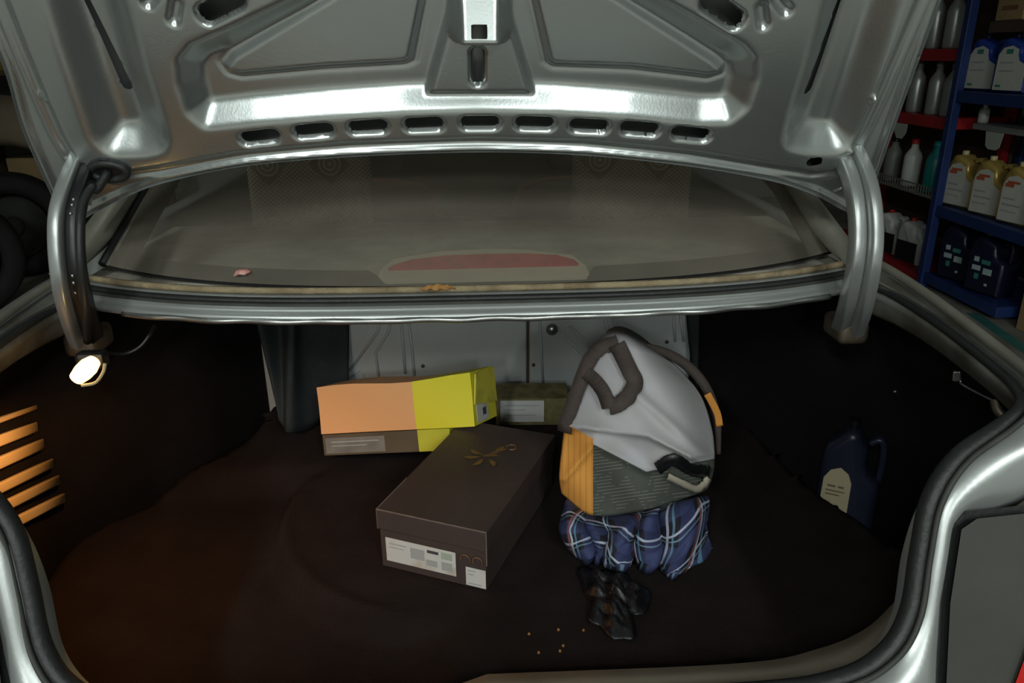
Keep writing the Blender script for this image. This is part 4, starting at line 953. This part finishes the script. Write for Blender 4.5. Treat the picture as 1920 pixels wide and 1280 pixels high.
for k, zz in enumerate(RW):
    if k == 2:
        bk = obj('wire_basket', *rbox(SX, SX+0.34, py_+0.05, RYE, zz-0.012, zz-0.006), 'wire_metal', rack)
        for yy in np.arange(py_+0.06, RYE, 0.028):
            obj('wire', *tube([(SX, yy, zz-0.01), (SX, yy, zz+0.045)], 0.003, 5), 'wire_metal', bk)
        for z2 in (zz, zz+0.045): obj('wire', *tube([(SX, py_+0.05, z2), (SX, RYE, z2)], 0.004, 6), 'wire_metal', bk)
    else:
        obj('shelf_board', *rbox(SX, SX+0.36, py_+0.05, RYE, zz-0.06, zz, 0.004), 'red_metal', rack)
ty = onx(1690, 240, SX)[1]
obj('price_tag', *xf(prism([(-0.07, 0), (0.07, 0), (0.065, -0.05), (0.03, -0.085), (-0.03, -0.085), (-0.065, -0.05)], -0.001, 0.001), _rz(-PI/2), (SX-0.004, ty, RW[1]-0.06)), 'tag_white', rack)
def bottle(label, px, py, z0, h, r, m, capm, group, dx=0.06, shoulder=0.62):
    p = onx(px, py, SX+dx)
    if z0 in (zg, zt): p[1] = min(p[1], py_-0.06)
    e = empty('bottle', (SX+dx, p[1], z0+0.001), 0, label, 'bottle', group)
    obj('body', *lathe([(r*0.9, 0), (r, 0.01), (r, h*shoulder), (r*0.85, h*(shoulder+0.08)), (r*0.42, h*(shoulder+0.2)), (r*0.36, h*0.92)], 16), m, e, True, world=False)
    obj('cap', *lathe([(r*0.44, h*0.9), (r*0.46, h*0.91), (r*0.4, h), (r*0.05, h)], 12), capm, e, True, world=False)
    return e
for px, py, lb in ((1748, 88, 'silver bottle with a red cap, second from the blue post, topmost red shelf'), (1782, 92, 'silver bottle with a red cap, next to the blue post, topmost red shelf')):
    bottle(lb, px, py, RW[0], 0.30, 0.045, 'silver_bottle', 'red_cap', 'silver bottles on the topmost red shelf')
for px, py, lb in ((1712, 210, 'silver bottle with a grey cap, third from the blue post on the middle red shelf'), (1748, 216, 'silver bottle with a grey cap, second from the blue post on the middle red shelf'), (1776, 222, 'silver bottle with a grey cap, next to the blue post on the middle red shelf')):
    bottle(lb, px, py, RW[1], 0.28, 0.045, 'silver_bottle', 'grey_bottle', 'silver bottles on the middle red shelf')
bottle('dull grey bottle in the wire basket of the red rack', 1668, 342, RW[2], 0.26, 0.05, 'grey_bottle', 'black_plastic', None, 0.08)
bottle('white bottle with a red cap in the wire basket of the red rack', 1703, 352, RW[2], 0.27, 0.05, 'white_bottle', 'red_cap', None, 0.08)
bottle('teal bottle in the wire basket of the red rack beside the blue post', 1742, 364, RW[2], 0.28, 0.045, 'teal_bottle', 'teal_bottle', None, 0.08)
bottle('tall white bottle behind the blue post on the grey board', 1800, 226, zg, 0.098, 0.026, 'white_bottle', 'white_bottle', None, 0.13)
for px, py, lb in ((1668, 480, 'white canister with a red cap, second from the blue post on the lowest red shelf'), (1708, 500, 'white canister with a red cap, next to the blue post on the lowest red shelf')):
    p = onx(px, py, SX+0.1)
    jug('canister', lb, 'canister', (SX+0.10, p[1], RW[3]+0.001), RZ, 0.18, 0.26, 0.12, 'white_bottle', 'red_cap', 'dark_bottle', 'white canisters on the lowest red shelf', labpoly=[(0.05, 0.05), (0.95, 0.05), (0.95, 0.5), (0.05, 0.5)])
bottle('white and blue bottle standing behind the blue jugs on the upper blue shelf', 1846, 150, zt, 0.40, 0.045, 'white_bottle', 'blue_cap', None, 0.30)

# ================================================================== dark clutter on the left
mat('tyre', rgb(26, 26, 25), 0.8, 0, bump=0.3, bscale=60); mat('alloy', rgb(150, 150, 145), 0.35, 0.8, var=0.3, scale=10); mat('hub_dark', rgb(66, 68, 62), 0.7, 0, var=0.3, scale=10)
def wheel(label, c, R, wd, rz_, spokes, lean=0.0):
    e = empty('spare_tyre', (c[0], c[1], c[2]-R), rz_, label, 'wheel'); M = _rx(PI/2+lean); t = (0, 0, R)
    tp = [(R*0.64, -wd/2*0.9), (R*0.75, -wd/2), (R*0.92, -wd/2), (R*0.985, -wd*0.38), (R, -wd*0.2), (R, wd*0.2), (R*0.985, wd*0.38), (R*0.92, wd/2), (R*0.75, wd/2), (R*0.64, wd/2*0.9), (R*0.62, 0)]
    V, Fc = lathe(tp+[tp[0]], 40); Fc = Fc[:-2]
    obj('tyre', *xf((V, Fc), M, t), 'tyre', e, True, world=False)
    rp_ = [(R*0.62, -wd*0.44), (R*0.645, -wd*0.46), (R*0.60, -wd*0.40), (R*0.57, 0), (R*0.60, wd*0.4)]
    V, Fc = lathe(rp_, 40); obj('rim', *xf((V, Fc[:-2]), M, t), 'alloy' if spokes else 'hub_dark', e, True, world=False)
    obj('hub', *xf(lathe([(0.02, wd*0.1), (R*0.18, wd*0.1), (R*0.18, wd*0.36), (R*0.12, wd*0.40), (0.005, wd*0.4)], 20), M, t), 'alloy' if spokes else 'hub_dark', e, True, world=False)
    if spokes:
        for k in range(spokes):
            a = 2*PI*k/spokes; vf = rbox(R*0.12, R*0.60, -R*0.055, R*0.055, wd*0.22, wd*0.38, 0.006)
            obj('spoke', *xf(xf(vf, _rz(a)), M, t), 'alloy', e, True, world=False)
    else:
        obj('rim_disc', *xf(lathe([(0.01, wd*0.12), (R*0.58, wd*0.06), (R*0.58, wd*0.12), (0.01, wd*0.2)], 32), M, t), 'hub_dark', e, True, world=False)
    return e
w1 = onz(-10, 575, 0.0)
wheel('spoked alloy wheel with black tyre standing on the garage floor', (w1[0]-0.05, w1[1]-0.12, 0.30), 0.30, 0.19, math.radians(32), 7)
p = ony(28, 425, 4.75); wheel('black tyre on a plain grey rim standing behind the alloy wheel', (p[0], 4.75, 0.31), 0.31, 0.2, math.radians(25), 0)
mat('tan_panel', rgb(140, 126, 104), 0.6, 0.1, var=0.25, scale=5)
P0 = ony(20, 330, 5.25)
th = np.linspace(0.12*PI, 0.80*PI, 24)
arch = [[(P0[0]+r*math.cos(t), 5.25+dy, 0.31+r*math.sin(t)) for t in th] for r, dy in ((0.42, 0), (0.47, -0.03), (0.62, 0.0), (0.72, 0.04))]
slab(tag(obj('car_fender', *loft(arch), 'tan_panel', None, True), 'loose tan car fender with a round wheel arch behind the tyres', 'fender'), 0.01)
wr_ = empty('storage_rack', (-3.2, 5.9, 0), 0, 'wooden storage rack with cartons by the left wall', 'rack')
mat('old_wood', rgb(92, 76, 52), 0.8, 0, var=0.4, scale=10)
for xx in (-3.55, -2.35):
    for yy in (5.7, 6.1): obj('post', *rbox(xx-0.03, xx+0.03, yy-0.03, yy+0.03, 0, 1.7), 'old_wood', wr_)
for zz in (0.3, 0.72, 1.14, 1.56): obj('shelf_board', *rbox(-3.6, -2.3, 5.66, 6.14, zz, zz+0.03), 'old_wood', wr_)
mat('olive_box', rgb(140, 122, 50), 0.7, 0, var=0.3, scale=6); mat('black_box', rgb(32, 30, 28), 0.7)
for i, (x0, x1, zz, hh, m_, lb) in enumerate([(-3.5, -3.1, 0.75, 0.24, 'black_box', 'black box on the middle board of the wooden rack'), (-3.05, -2.65, 0.75, 0.2, 'olive_box', 'olive yellow box on the middle board of the wooden rack'), (-3.45, -3.0, 1.17, 0.22, 'olive_box', 'olive yellow box on the upper board of the wooden rack'), (-2.9, -2.5, 1.17, 0.25, 'black_box', 'black box on the upper board of the wooden rack'), (-3.3, -2.9, 0.33, 0.26, 'carton', 'tan carton on the lowest board of the wooden rack')]):
    carton(lb, x0, x1, 5.72, 6.08, zz+0.001, zz+hh, m=m_, cat='box', name='storage_box')
